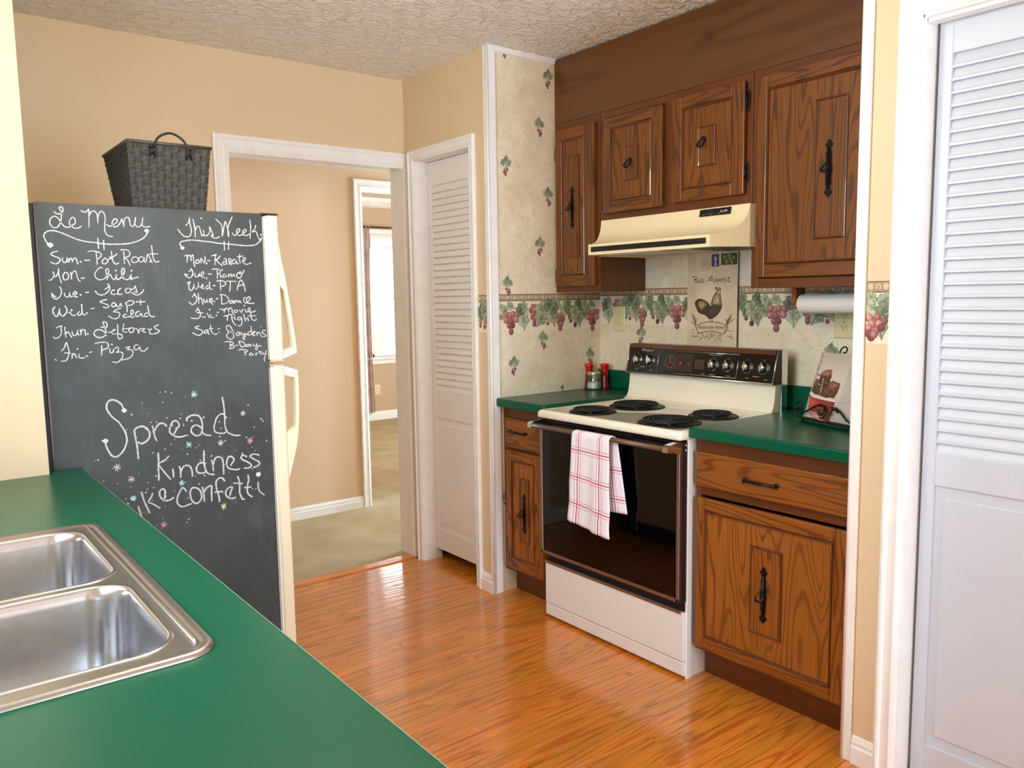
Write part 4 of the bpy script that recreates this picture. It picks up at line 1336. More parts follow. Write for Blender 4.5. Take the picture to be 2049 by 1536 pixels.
for yc in (2.473, 2.398, 2.057, 1.984, 1.893, 1.817):
    v = 0.061
    mb = MB()
    def ringp(r, h, n=26): return [cp(yc+r*math.cos(2*PI*k/n), v+r*math.sin(2*PI*k/n), h) for k in range(n)]
    mb.sm = True
    mb.cur = 1
    loft(mb, [ringp(.0255, .003), ringp(.0262, .0065), ringp(.0245, .0075)], cap=False)
    mb.cur = 0
    loft(mb, [ringp(.0245, .0075), ringp(.0175, .0085), ringp(.0150, .012)], cap=False)
    mb.cur = 1
    loft(mb, [ringp(.0150, .012), ringp(.0125, .022), ringp(.0105, .0245)], cap=True)
    mb.sm = False
    a = random.uniform(-.5, .5)
    # grip bar across the dial
    A = Vector((0, math.sin(a), 0)) + Tn*math.cos(a); Bq = Vector((0, math.cos(a), 0)) - Tn*math.sin(a)
    c0 = cp(yc, v, 0)
    vs = [c0+A*sa*0.017+Bq*sb*0.0035+Nn*h for sa in (-1, 1) for sb in (-1, 1) for h in (.012, .026)]
    mb.add(vs, [(0, 1, 3, 2), (4, 6, 7, 5), (0, 4, 5, 1), (2, 3, 7, 6), (0, 2, 6, 4), (1, 5, 7, 3)])
    mb.obj('knob', [M['black'], M['chrome']], cons)
B('side_bracket', M['chrome'], stove, 2.690, 2.728, YS0-0.006, YS0-0.001, 0.905, 1.150, 0.001)
# oven door
XO = 2.118
od = B('oven_door', M['dkbrown'], stove, XO, 2.171, YS0+0.004, YS1-0.004, 0.286, 0.862, 0.003)
B('glass', M['glass_black'], od, XO-0.0025, XO, 1.794, 2.512, 0.302, 0.830, 0.0)
mb = MB()
yA, yB, zA, zB = YS0+0.008, YS1-0.006, 0.290, 0.833
for (a, b, c, d) in ((yA, yB, zA, zA+0.013), (yA, yA+0.013, zA, zB), (yB-0.013, yB, zA, zB)):
    mb.box(XO-0.005, XO+0.002, a, b, c, d, 0.0015)
mb.obj('door_trim', M['copper'], od)
B('top_strip', M['black'], od, XO-0.004, XO+0.01, YS0+0.006, YS1-0.006, 0.832, 0.860, 0.002)
mb = MB(); mb.tube([(2.058, 1.792, 0.843), (2.058, 2.500, 0.843)], 0.0095, 12)
mb.obj('handle_bar', M['brown'], od)
for ya, yb in ((1.772, 1.796), (2.496, 2.522)):
    mb = MB()
    poly = [(2.046, 0.834), (2.046, 0.852), (2.060, 0.858), (2.116, 0.866), (2.116, 0.822)]
    mb.prism(poly, 'Y', ya, yb)
    mb.obj('handle_bracket', M['chrome'], od)
mb = MB(); mb.box(XO-0.008, 2.150, 2.222, 2.268, 0.862, 0.874, 0.004); mb.tube([(XO-0.010, 2.262, 0.868), (XO-0.002, 2.262, 0.868)], 0.004, 8)
mb.obj('latch', M['iron'], od)
mb = MB()
for zz in (0.832, 0.850): mb.tube([(2.140, YS0+0.0045, zz), (2.140, YS0+0.001, zz)], 0.0035, 8)
mb.obj('screws', M['chrome'], od)
B('gap_panel', M['blackmatte'], stove, 2.150, 2.180, YS0+0.008, YS1-0.008, 0.248, 0.300)
# storage drawer
XDw = 2.138
dw = MB().box(XDw, 2.180, YS0+0.004, YS1-0.004, 0.064, 0.246, 0.004).obj('storage_drawer', M['stove_white'], stove)
B('kick_panel', M['stove_white'], dw, XDw+0.001, 2.178, YS0+0.004, YS1-0.004, 0.012, 0.061, 0.003)
B('top_trim', M['copper'], dw, XDw-0.004, XDw+0.010, YS0+0.016, YS1, 0.240, 0.252, 0.002)
B('side_flange', M['stove_white'], stove, 2.150, 2.176, YS0-0.001, YS0+0.010, 0.0, 0.868, 0.002)
mb = MB()
for a, b in ((YS0+0.02, YS0+0.04), (YS1-0.04, YS1-0.02)): mb.box(2.20, 2.23, a, b, 0, 0.02)
mb.obj('feet', M['blackmatte'], stove)
# burners
def burner(cx, cy, r):
    mb = MB(); mb.sm = True
    rp = r+0.018
    mb.lathe([(rp*0.55, 0.8985), (rp*0.9, 0.8990), (rp, 0.8985), (rp*1.0, 0.9020), (rp*0.96, 0.9045), (rp*0.88, 0.9025), (rp*0.70, 0.8995), (0.012, 0.8990)], (cx, cy, 0), n=40)
    pan = mb.obj('drip_pan', M['pan'], stove)
    turns = 4.6 if r > .09 else 3.6
    pts = []
    n = int(turns*28)
    for k in range(n+1):
        t_ = k/n
        rr = 0.018 + (r-0.018)*t_
        a = 2*PI*turns*t_
        pts.append((cx+rr*math.cos(a), cy+rr*math.sin(a), 0.9125))
    a = 2*PI*turns
    pts.append((cx+(r+0.012)*math.cos(a+.12), cy+(r+.012)*math.sin(a+.12), 0.9055))
    mb = MB(); mb.tube(pts, 0.0048, 6)
    for k in range(3):
        b_ = 2*PI*k/3+.4
        mb.box(cx-0.002, cx+0.002, cy-0.002, cy+0.002, 0.902, 0.906)
        mb.tube([(cx, cy, 0.9060), (cx+r*math.cos(b_), cy+r*math.sin(b_), 0.9065)], 0.0020, 5)
    mb.lathe([(0.012, 0.905), (0.012, 0.9125), (0.004, 0.9135)], (cx, cy, 0), n=12)
    mb.obj('coil_element', M['blackmatte'], pan)
for cx, cy, r in ((2.228, 2.325, 0.078), (2.466, 2.305, 0.100), (2.238, 1.930, 0.100), (2.476, 1.917, 0.078)): burner(cx, cy, r)

# ================================================================== RANGE HOOD
hood = thing('range_hood', 'almond range hood with curved front under the short cabinet', 'range hood', (2.60, 2.149, 1.535))
def hood_mesh():
    yc = 2.149
    prof = [(2.480, 1.690), (2.476, 1.668), (2.468, 1.645), (2.454, 1.624), (2.434, 1.606), (2.406, 1.592), (2.374, 1.584), (2.346, 1.581)]
    def hw(x): return 0.3135 + (min(x, 2.48)-2.338)/(2.48-2.338)*(0.381-0.3135)
    mb = MB()
    vs = []; fs = []
    mb.sm = True
    for x, z in prof: vs += [(x, yc-hw(x), z), (x, yc+hw(x), z)]
    for i in range(len(prof)-1): fs.append((2*i, 2*i+1, 2*i+3, 2*i+2))
    mb.add(vs, fs); mb.sm = False
    # lip
    def LIP(x, z): return [(x, yc-hw(x), z), (x, yc+hw(x), z)]
    a = LIP(2.346, 1.581) + LIP(2.338, 1.580) + LIP(2.338, 1.536) + LIP(2.345, 1.536)
    mb.add(a, [(0, 1, 3, 2), (2, 3, 5, 4), (4, 5, 7, 6)])
    # sides, back body
    for s_ in (-1, 1):
        poly = [(x, z) for x, z in prof] + [(2.338, 1.580), (2.338, 1.536)]
        pts = [(x, yc+s_*hw(x), z) for x, z in poly] + [(2.480, yc+s_*0.381, 1.536)]
        mb.add(pts, [tuple(range(len(pts)))])
        mb.add([(2.480, yc+s_*0.381, 1.536), (2.480, yc+s_*0.381, 1.690), (2.806, yc+s_*0.381, 1.690), (2.806, yc+s_*0.381, 1.536)], [(0, 1, 2, 3)])
    mb.add([(2.480, yc-0.381, 1.690), (2.480, yc+0.381, 1.690), (2.806, yc+0.381, 1.690), (2.806, yc-0.381, 1.690)], [(0, 1, 2, 3)])
    mb.add([(2.806, yc-0.381, 1.690), (2.806, yc+0.381, 1.690), (2.806, yc+0.381, 1.536), (2.806, yc-0.381, 1.536)], [(0, 1, 2, 3)])
    return mb
hb = hood_mesh().obj('hood_shell', M['almond'], hood)
mb = MB()
mb.add([(2.345, 1.84, 1.540), (2.345, 2.458, 1.540), (2.48, 2.525, 1.545), (2.80, 2.525, 1.545), (2.80, 1.773, 1.545), (2.48, 1.773, 1.545)], [(0, 1, 2, 3, 4, 5)])
mb.obj('underside', M['lens'], hood)
f_ = B('filter', M['grey_filter'], hood, 2.50, 2.76, 1.80, 2.06, 1.5415, 1.548, 0.002)
mb = MB()
for k in range(14): mb.box(2.505, 2.755, 1.808+k*0.018, 1.811+k*0.018, 1.5395, 1.5417)
mb.obj('filter_ribs', M['chrome'], f_)
B('lamp_lens', M['lens'], hood, 2.40, 2.56, 2.12, 2.42, 1.534, 1.545, 0.004)
B('vent_slot', M['blackmatte'], hood, 2.3360, 2.339, 1.852, 2.446, 1.548, 1.569, 0.001)
mb = MB()
for k in range(60): mb.box(2.3354, 2.3362, 1.856+k*0.00985, 1.8585+k*0.00985, 1.5485, 1.5685)
mb.obj('vent_fins', M['dkbrown'], hood)
# control plate on the upright part of the shell
q0, q1 = Vector((2.4755, 0, 1.664)), Vector((2.4795, 0, 1.688))
Th = Vector((2.480-2.4735, 0, 1.690-1.6585)).normalized(); Nh = Vector((-Th.z, 0, Th.x))
def hp(y, v, h): q = Vector((2.4725, y, 1.6555)) + Th*v + Nh*h; return Vector((q.x, y, q.z))
mb = MB()
c = [hp(y, v, h) for y in (1.848, 1.990) for v in (0.003, 0.030) for h in (-0.002, 0.0035)]
mb.add(c, [(0, 1, 3, 2), (4, 6, 7, 5), (0, 4, 5, 1), (2, 3, 7, 6), (0, 2, 6, 4), (1, 5, 7, 3)])
hc = mb.obj('control_plate', M['black'], hood)
pt = Painter(hp(0, 0, 0.0035), (0, -1, 0), Th, Nh, off=0.0003)
pt.stroke([(-1.985, .0105), (-1.855, .0105)], .0009, srgb(110, 108, 104), smooth=False)
for y in (1.975, 1.937, 1.90): pt.poly([(-y, .006), (-y+.006, .006), (-y+.004, .010), (-y+.002, .010)], srgb(120, 118, 114))
for k, y in enumerate((1.892, 1.8875, 1.883, 1.8785, 1.874, 1.8695, 1.865)):
    pt.poly([(-y, .0145), (-y+.0035, .0145), (-y+.0035, .018 + (.003 if k in (0, 4, 5) else 0)), (-y, .018+(.003 if k in (0, 4, 5) else 0))], srgb(190, 190, 186))
pt.obj('printed_marks', M['print'], hc)
for y in (1.960, 1.925): 
    mb = MB(); mb.add([hp(a, b, h) for a in (y, y+0.016) for b in (.013, .024) for h in (.0035, .0055)], [(0, 1, 3, 2), (4, 6, 7, 5), (0, 4, 5, 1), (2, 3, 7, 6), (0, 2, 6, 4), (1, 5, 7, 3)])
    mb.obj('rocker_switch', M['blackmatte'], hc)

# ================================================================== TEA TOWEL over the oven handle
def towel():
    bx, bz, r = 2.058, 0.843, 0.0125
    L1, L2 = 0.372, 0.285      # front and back drop
    nu, nv = 26, 60
    W = 0.200
    total = L1 + PI*r + L2
    verts = []; uvs = []
    for j in range(nv+1):
        s_ = total*j/nv
        for i in range(nu+1):
            u = i/nu
            fold = 0.0045*math.sin(u*PI*3.2+0.6)+0.0025*math.sin(u*PI*7)
            y = 2.247 - u*W
            if s_ < L1:                         # front, bottom to top
                d = (L1-s_)/L1
                zb = bz - (L1-s_)*(1-0.055*(1-u)*0)
                cut = 0.030*(1-u)**1.2
                z = bz - d*(L1-cut)
                x = bx - r - 0.003 - fold*d**0.7 - 0.006*d
                y += 0.016*d*(1-u) - 0.004*d*u + 0.003*math.sin(z*40)*d
            elif s_ < L1+PI*r:
                a = (s_-L1)/r
                x = bx - r*math.cos(a) - 0.003*math.cos(a); z = bz + r*math.sin(a)*1.05
                y -= 0.012*(a/PI)
            else:
                d = (s_-L1-PI*r)/L2
                z = bz - d*(L2 - 0.010*u)
                x = bx + r + 0.003 + 0.008*d + 0.004*math.sin(u*PI*2.4)*d
                y = y - 0.012 - 0.040*d*(0.6+0.4*u)
                x = min(x, 2.108)
            verts.append((x, y, z)); uvs.append((u*W, s_))
    faces = []
    n = nu+1
    for j in range(nv):
        for i in range(nu):
            faces.append((j*n+i, j*n+i+1, (j+1)*n+i+1, (j+1)*n+i))
    me = bpy.data.meshes.new('tea_towel')
    me.from_pydata(verts, [], faces)
    uvl = me.uv_layers.new(name='UVMap')
    for lp in me.loops: uvl.data[lp.index].uv = uvs[lp.vertex_index]
    me.materials.append(M['towel'])
    for p_ in me.polygons: p_.use_smooth = True
    o = bpy.data.objects.new('tea_towel', me)
    COL.objects.link(o)
    md = o.modifiers.new('thickness', 'SOLIDIFY'); md.thickness = 0.0022; md.offset = 0
    return o
tag(towel(), 'white tea towel with red plaid lines hanging over the oven handle', 'towel')

# ================================================================== REFRIGERATOR
YF = 2.469; ZT = 1.637
fr = thing('refrigerator', 'cream refrigerator with a black chalkboard side covered in handwriting', 'refrigerator', (0.65, 2.85, 0))
B('cabinet_body', M['fridge'], fr, 0.330, 0.948, YF+0.006, 3.225, 0.09, ZT-0.002, 0.004)
B('back_panel', M['blackmatte'], fr, 0.318, 0.331, YF+0.004, 3.220, 0.10, ZT-0.004, 0.002)
B('base_grille', M['blackmatte'], fr, 0.35, 0.945, YF+0.02, 3.21, 0.0, 0.09)
board = B('side_panel', M['chalkboard'], fr, 0.334, 0.948, YF, YF+0.006, 0.092, ZT, 0.001, label='black chalkboard side panel with chalk writing')
B('edge_strip', M['dkbrown'], fr, 0.330, 0.3345, YF-0.001, YF+0.006, 0.092, ZT-0.002)
DX0, DX1 = 0.962, 1.000
for nm, z0, z1 in (('freezer_door', 1.1745, 1.634), ('fridge_door', 0.105, 1.1625)):
    d = B(nm, M['fridge'], fr, DX0, DX1, YF+0.002, 3.228, z0, z1, 0.006)
    B('gasket', M['gasket'], d, 0.9485, 0.954, YF+0.010, 3.215, z0+0.006, z1-0.006, 0.001)
    B('gasket', M['gasket'], d, 0.9545, 0.9620, YF+0.006, 3.220, z0+0.003, z1-0.003, 0.002)
    B('end_cap', M['chrome'], d, 0.952, 1.0015, YF+0.0015, YF+0.05, (z0-0.001 if nm[1] == 'r' and z0 > 1 else z1-0.003), (z0+0.003 if z0 > 1 else z1+0.001), 0.001)
B('hinge_cap', M['dkbrown'], fr, 0.945, 1.001, YF+0.001, YF+0.06, 1.634, 1.6395, 0.002)
def fridge_handle(zs_out, hole, y0, y1):
    """side profile (x,z) of a moulded handle with a finger opening"""
    out = catmull(zs_out, 5)
    mb = MB()
    n = len(out)
    lo, hi = min(hole), max(hole)
    ins = []
    for x, z in out:
        ins.append((x-0.011, z) if lo < z < hi else (DX1-0.001, z))
    poly = []
    for i in range(n-1):
        a, b = out[i], out[i+1]; c, d = ins[i+1], ins[i]
        vs = [(a[0], y0, a[1]), (b[0], y0, b[1]), (c[0], y0, c[1]), (d[0], y0, d[1]), (a[0], y1, a[1]), (b[0], y1, b[1]), (c[0], y1, c[1]), (d[0], y1, d[1])]
        mb.add(vs, [(0, 1, 2, 3), (7, 6, 5, 4), (0, 4, 5, 1), (2, 6, 7, 3), (1, 5, 6, 2), (0, 3, 7, 4)])
    return mb
fd = bpy.data.objects['freezer_door']; ld = bpy.data.objects['fridge_door']
fridge_handle([(1.0005, 1.545), (1.006, 1.50), (1.018, 1.43), (1.030, 1.34), (1.041, 1.25), (1.045, 1.198)], (1.216, 1.405), YF+0.004, YF+0.034).obj('handle', M['fridge'], fd)
MB().prism([(0.999, 1.182), (1.044, 1.198), (1.044, 1.204), (0.999, 1.204)], 'Y', YF+0.003, YF+0.036).obj('handle_foot', M['gasket'], fd)
fridge_handle([(1.045, 1.140), (1.046, 1.08), (1.043, 0.99), (1.034, 0.91), (1.016, 0.84), (1.0005, 0.79)], (0.942, 1.128), YF+0.004, YF+0.034).obj('handle', M['fridge'], ld)
MB().prism([(0.999, 1.157), (1.044, 1.141), (1.044, 1.134), (0.999, 1.134)], 'Y', YF+0.003, YF+0.036).obj('handle_foot', M['gasket'], ld)

# ---- the chalk writing, stroke by stroke on the board (units 0.5 mm: x, z)
CHALK = {
 'menu': '''756 3228 764 3218 782 3216 796 3226 800 3244 792 3254 782 3248 790 3228 790 3206 786 3182 778 3160 762 3142 742 3146 732 3168 738 3190 758 3202 774 3192 784 3172 800 3150 820 3146
820 3146 838 3156 854 3172 852 3196 842 3200 828 3184 826 3166 836 3150 852 3142 870 3146 884 3156
886 3240 898 3232 912 3234 926 3250
926 3250 924 3216 922 3182 920 3150
924 3212 936 3234 952 3240 964 3224 966 3200 966 3174
966 3200 976 3230 988 3240 1000 3230 1004 3202 1000 3170 998 3136 1006 3116 1018 3106 1038 3104
1008 3170 1026 3160 1048 3172 1064 3188 1062 3202 1048 3198 1038 3180 1042 3162 1054 3158 1070 3168 1084 3190 1090 3206
1090 3200 1094 3186 1098 3160
1096 3174 1104 3204 1118 3214 1128 3206 1132 3174 1140 3164 1154 3176 1162 3218
1158 3176 1166 3164 1182 3166 1194 3184 1200 3216
1192 3178 1198 3168 1214 3164 1238 3168
716 3054 704 3076 700 3102 714 3118 740 3126 770 3120 806 3106 854 3084 902 3072 944 3068 990 3062 1052 3062 1116 3068 1172 3086 1206 3110 1222 3134
960 3094 960 3064 960 3036
988 3084 988 3056 988 3028
760 3018 736 3010 726 3000 740 2990 762 2980 768 2968 754 2952 738 2950 720 2960
778 2984 780 2964 790 2956 800 2968 802 2984
800 2968 804 2958
810 2978 810 2958
810 2968 822 2982 826 2966 828 2958
828 2968 840 2982 848 2972 850 2954 856 2952
866 2962 868 2962
884 2972 898 2970 914 2972
904 3018 934 3022 964 3014 972 2998 960 2984 948 2978
946 3018 948 2984 948 2948
988 2982 974 2968 980 2952 998 2958 1002 2974 990 2984 988 2982
1002 2974 1012 2980 1022 2982
1024 3024 1026 2992 1030 2966 1042 2952 1060 2958
1010 2988 1032 2992 1054 3010
1072 3032 1104 3032 1120 3018 1114 2998 1094 2988 1106 2974 1118 2944
1088 3024 1088 2990 1088 2954
1136 2994 1126 2976 1134 2962 1154 2966 1162 2984 1146 2994 1136 2990
1188 2992 1176 2996 1164 2980 1170 2966 1186 2970 1194 2992 1194 2968 1202 2964
1202 2964 1208 2988 1214 3010 1224 2988 1232 2972 1220 2968 1238 2964
1238 3062 1240 3024 1244 2986 1256 2966 1276 2972
1222 3012 1246 3012 1270 3014
706 2860 720 2866 734 2890 728 2908
732 2882 742 2882 754 2902 758 2924
756 2916 758 2882 766 2846
784 2902 776 2886 778 2866 790 2864 802 2876 800 2896 790 2904 784 2902
814 2906 816 2886 816 2866
816 2890 832 2912 842 2902 844 2880 852 2860 860 2854
862 2872 882 2874
974 2928 962 2932 944 2916 932 2894 938 2874 956 2864 978 2870 990 2884 1004 2908 1000 2926 990 2918 992 2890 994 2864
994 2876 1010 2894 1018 2876 1030 2864 1040 2884 1044 2896
1040 2876 1048 2866 1066 2878 1080 2898 1086 2918 1078 2930 1070 2912 1072 2884 1086 2866 1106 2870 1120 2896
1120 2884 1116 2866 1128 2872 1158 2880
1040 2916 1042 2914
1122 2916 1126 2914''',
 'menu_lower': '''716 2794 718 2772 734 2760 752 2772 762 2794 762 2814 754 2828
716 2792 724 2778 736 2772
776 2794 778 2778 790 2770 800 2780 802 2796
802 2780 808 2772 820 2778 836 2790 830 2800 820 2790 822 2774 840 2770
854 2782 856 2782
878 2794 896 2796
928 2804 940 2786 962 2780 984 2790 1002 2812 1000 2834 992 2842
976 2810 992 2820 998 2830
1030 2804 1016 2806 1008 2792 1016 2782 1032 2788 1036 2804 1034 2786 1044 2786
1062 2818 1048 2808 1042 2792 1052 2782 1068 2784
1096 2818 1084 2808 1086 2792 1102 2792 1112 2808 1100 2818
1112 2812 1126 2812 1136 2830 1140 2812 1144 2792 1128 2798
1114 2792 1140 2778 1160 2784 1176 2798 1180 2810
728 2720 716 2704 718 2680 732 2666 742 2686 748 2708
746 2700 748 2680 762 2668 778 2686 782 2704 774 2724
786 2684 802 2692 808 2702 802 2700 800 2678 812 2670 824 2674
844 2692 832 2678 842 2670 856 2684
856 2732 856 2700 858 2676 874 2672
880 2682 882 2680
898 2704 920 2708
986 2754 964 2750 948 2742 966 2734 986 2724 992 2714 976 2708 962 2714
1016 2738 1006 2724 1014 2714 1026 2720 1024 2734 1016 2736
1030 2730 1034 2716 1046 2716 1054 2734 1056 2720 1064 2716
1078 2736 1086 2712 1084 2682
1078 2730 1096 2744 1114 2746 1124 2736 1110 2722 1090 2720
1160 2752 1160 2718
1134 2740 1156 2738 1186 2740
1056 2706 1036 2700 1014 2686 1038 2682 1046 2672 1036 2652 1012 2646 986 2664
1078 2672 1064 2664 1064 2654 1080 2654 1088 2668 1086 2656 1100 2656
1100 2656 1116 2678 1114 2694 1104 2684 1106 2652 1122 2656
1152 2684 1134 2680 1128 2662 1142 2656 1158 2672 1162 2658 1170 2654
1196 2676 1176 2668 1178 2654 1198 2658
1196 2718 1200 2686 1204 2664 1216 2652 1232 2654
706 2558 718 2548 738 2558 748 2580 748 2604 752 2616
724 2604 738 2612 754 2616
766 2610 766 2580 768 2552
768 2572 780 2582 788 2566 796 2550
800 2584 802 2564 814 2560 824 2574 828 2590
826 2574 832 2560
840 2594 842 2576 842 2560
842 2576 852 2592 864 2582 864 2556
876 2566 880 2566
942 2604 956 2600 974 2602 976 2620 962 2632 956 2624 966 2592 968 2568 954 2548 928 2544 908 2560 912 2580 934 2588 958 2576 970 2550
980 2570 998 2574 1016 2584 1010 2586 998 2574 1004 2560 1020 2562
1030 2616 1030 2582 1026 2552 1034 2532 1050 2540 1048 2554 1030 2562
1064 2618 1056 2588 1058 2572 1078 2568
1054 2588 1070 2588 1092 2590
1102 2594 1088 2584 1094 2566 1110 2570 1114 2586 1104 2594
1122 2590 1134 2578 1138 2558 1144 2582 1160 2588
1150 2572 1166 2578 1174 2586 1164 2584 1162 2568 1178 2564
1186 2584 1196 2576 1198 2556
1200 2576 1210 2584
1250 2604 1226 2594 1232 2582 1252 2568 1234 2556 1210 2552 1198 2556
740 2478 756 2496 768 2524 774 2496 778 2468 770 2442 758 2424 736 2424
754 2468 770 2466 784 2466
706 2436 716 2428
792 2464 790 2434
792 2454 804 2460 812 2434
826 2460 824 2442 836 2434 854 2436
820 2486 822 2486
864 2444 866 2444
876 2462 892 2468
906 2512 932 2516 964 2516 976 2500 968 2482 942 2474
942 2500 940 2474 938 2442
982 2482 982 2460 994 2456 1004 2478
994 2502 998 2502
1008 2480 1024 2486 1026 2468 1014 2456 1036 2458 1048 2446 1040 2420 1016 2400 988 2404
1062 2480 1086 2486 1078 2476 1072 2468 1092 2468 1102 2450 1086 2424 1058 2414 1034 2412
1134 2492 1116 2492 1108 2476 1120 2464 1140 2480 1142 2462 1162 2456 1184 2476''',
 'week': '''1388 3160 1404 3136 1426 3118 1452 3120 1464 3142 1464 3166 1458 3198 1458 3230
1434 3182 1450 3198 1456 3216
1478 3222 1484 3186 1486 3148 1486 3116
1488 3158 1500 3178 1512 3178 1518 3150 1524 3122
1526 3122 1536 3138 1536 3160
1536 3138 1542 3126 1558 3130 1572 3152 1572 3180 1584 3152 1590 3130 1576 3130
1580 3124 1600 3114 1620 3118 1628 3126
1526 3228 1528 3226
1610 3228 1634 3206 1646 3186 1646 3154 1644 3124
1646 3130 1656 3174 1668 3216 1676 3188 1684 3156 1684 3122
1680 3130 1682 3176 1694 3212 1712 3246
1706 3150 1718 3134 1738 3148 1754 3166 1748 3176 1734 3164 1736 3138 1754 3134
1754 3134 1778 3150 1794 3166 1786 3174 1772 3160 1774 3140 1794 3136 1812 3148
1818 3234 1822 3200 1820 3162 1814 3118
1854 3202 1848 3178 1830 3162
1830 3158 1854 3162 1866 3130 1878 3110
1404 3058 1396 3070 1400 3084 1432 3094 1472 3098 1524 3094 1574 3090 1618 3084 1656 3082 1716 3078 1782 3074 1836 3078 1860 3090 1882 3110 1888 3130
1654 3098 1654 3068 1654 3042
1684 3098 1680 3072 1678 3048
1416 3002 1432 3008 1430 2964
1434 3000 1444 3010 1452 3000 1454 2974
1456 3000 1464 3012 1468 2998 1468 2972 1470 2954 1474 2940
1486 2982 1478 2972 1486 2960 1500 2970 1496 2982 1486 2982
1510 2964 1512 2992 1532 2964 1536 3004
1544 2962 1546 2962
1548 2978 1566 2980
1600 3020 1594 2986 1592 2954
1574 3008 1592 3012 1606 3016
1628 3010 1610 2990 1600 2984 1618 2964 1638 2948
1646 2990 1660 2992 1662 2974 1664 2958
1662 2974 1644 2974 1640 2962 1654 2958 1664 2966
1674 2988 1678 2976 1680 2956
1674 2986 1682 2994 1692 2986 1686 2972 1692 2952
1720 2988 1704 2986 1696 2968 1710 2962 1724 2980 1726 2962 1736 2964
1744 3022 1742 2990 1746 2964
1728 3006 1744 3006 1766 3012
1754 2976 1776 2984 1778 3000 1766 2996 1766 2970 1786 2960 1816 2970
1412 2898 1420 2884 1440 2876 1456 2890 1458 2916 1448 2934
1412 2900 1432 2892
1436 2912 1450 2922
1470 2906 1472 2886 1488 2884 1498 2902 1500 2884
1504 2886 1522 2900 1520 2912 1510 2906 1512 2880 1528 2880
1538 2874 1542 2874
1548 2900 1570 2898
1572 2928 1600 2930 1620 2922 1618 2906 1602 2896
1602 2922 1604 2896 1600 2872
1622 2900 1622 2882 1634 2884
1632 2924 1634 2926
1650 2900 1638 2894 1640 2880 1654 2888 1656 2900 1658 2882
1670 2900 1670 2880
1672 2890 1684 2900 1688 2882
1692 2884 1702 2900 1708 2882
1740 2914 1722 2900 1722 2882 1738 2876 1752 2894 1746 2914 1736 2904 1752 2900 1764 2914 1766 2926
1422 2842 1442 2854 1432 2832 1434 2808 1446 2802 1458 2820 1464 2840
1460 2826 1470 2810 1484 2820 1488 2842 1486 2852
1490 2826 1506 2820 1516 2832 1510 2836 1506 2816 1522 2814
1548 2832 1532 2822 1536 2808 1552 2820
1554 2854 1554 2826 1556 2810 1570 2808
1572 2830 1590 2830
1594 2856 1620 2860 1642 2854 1652 2842 1636 2828 1614 2824
1618 2854 1618 2826 1618 2800
1654 2858 1684 2856 1718 2856
1680 2856 1676 2822 1672 2792
1718 2800 1726 2832 1744 2864 1760 2838 1770 2792
1726 2826 1746 2832 1766 2836''',
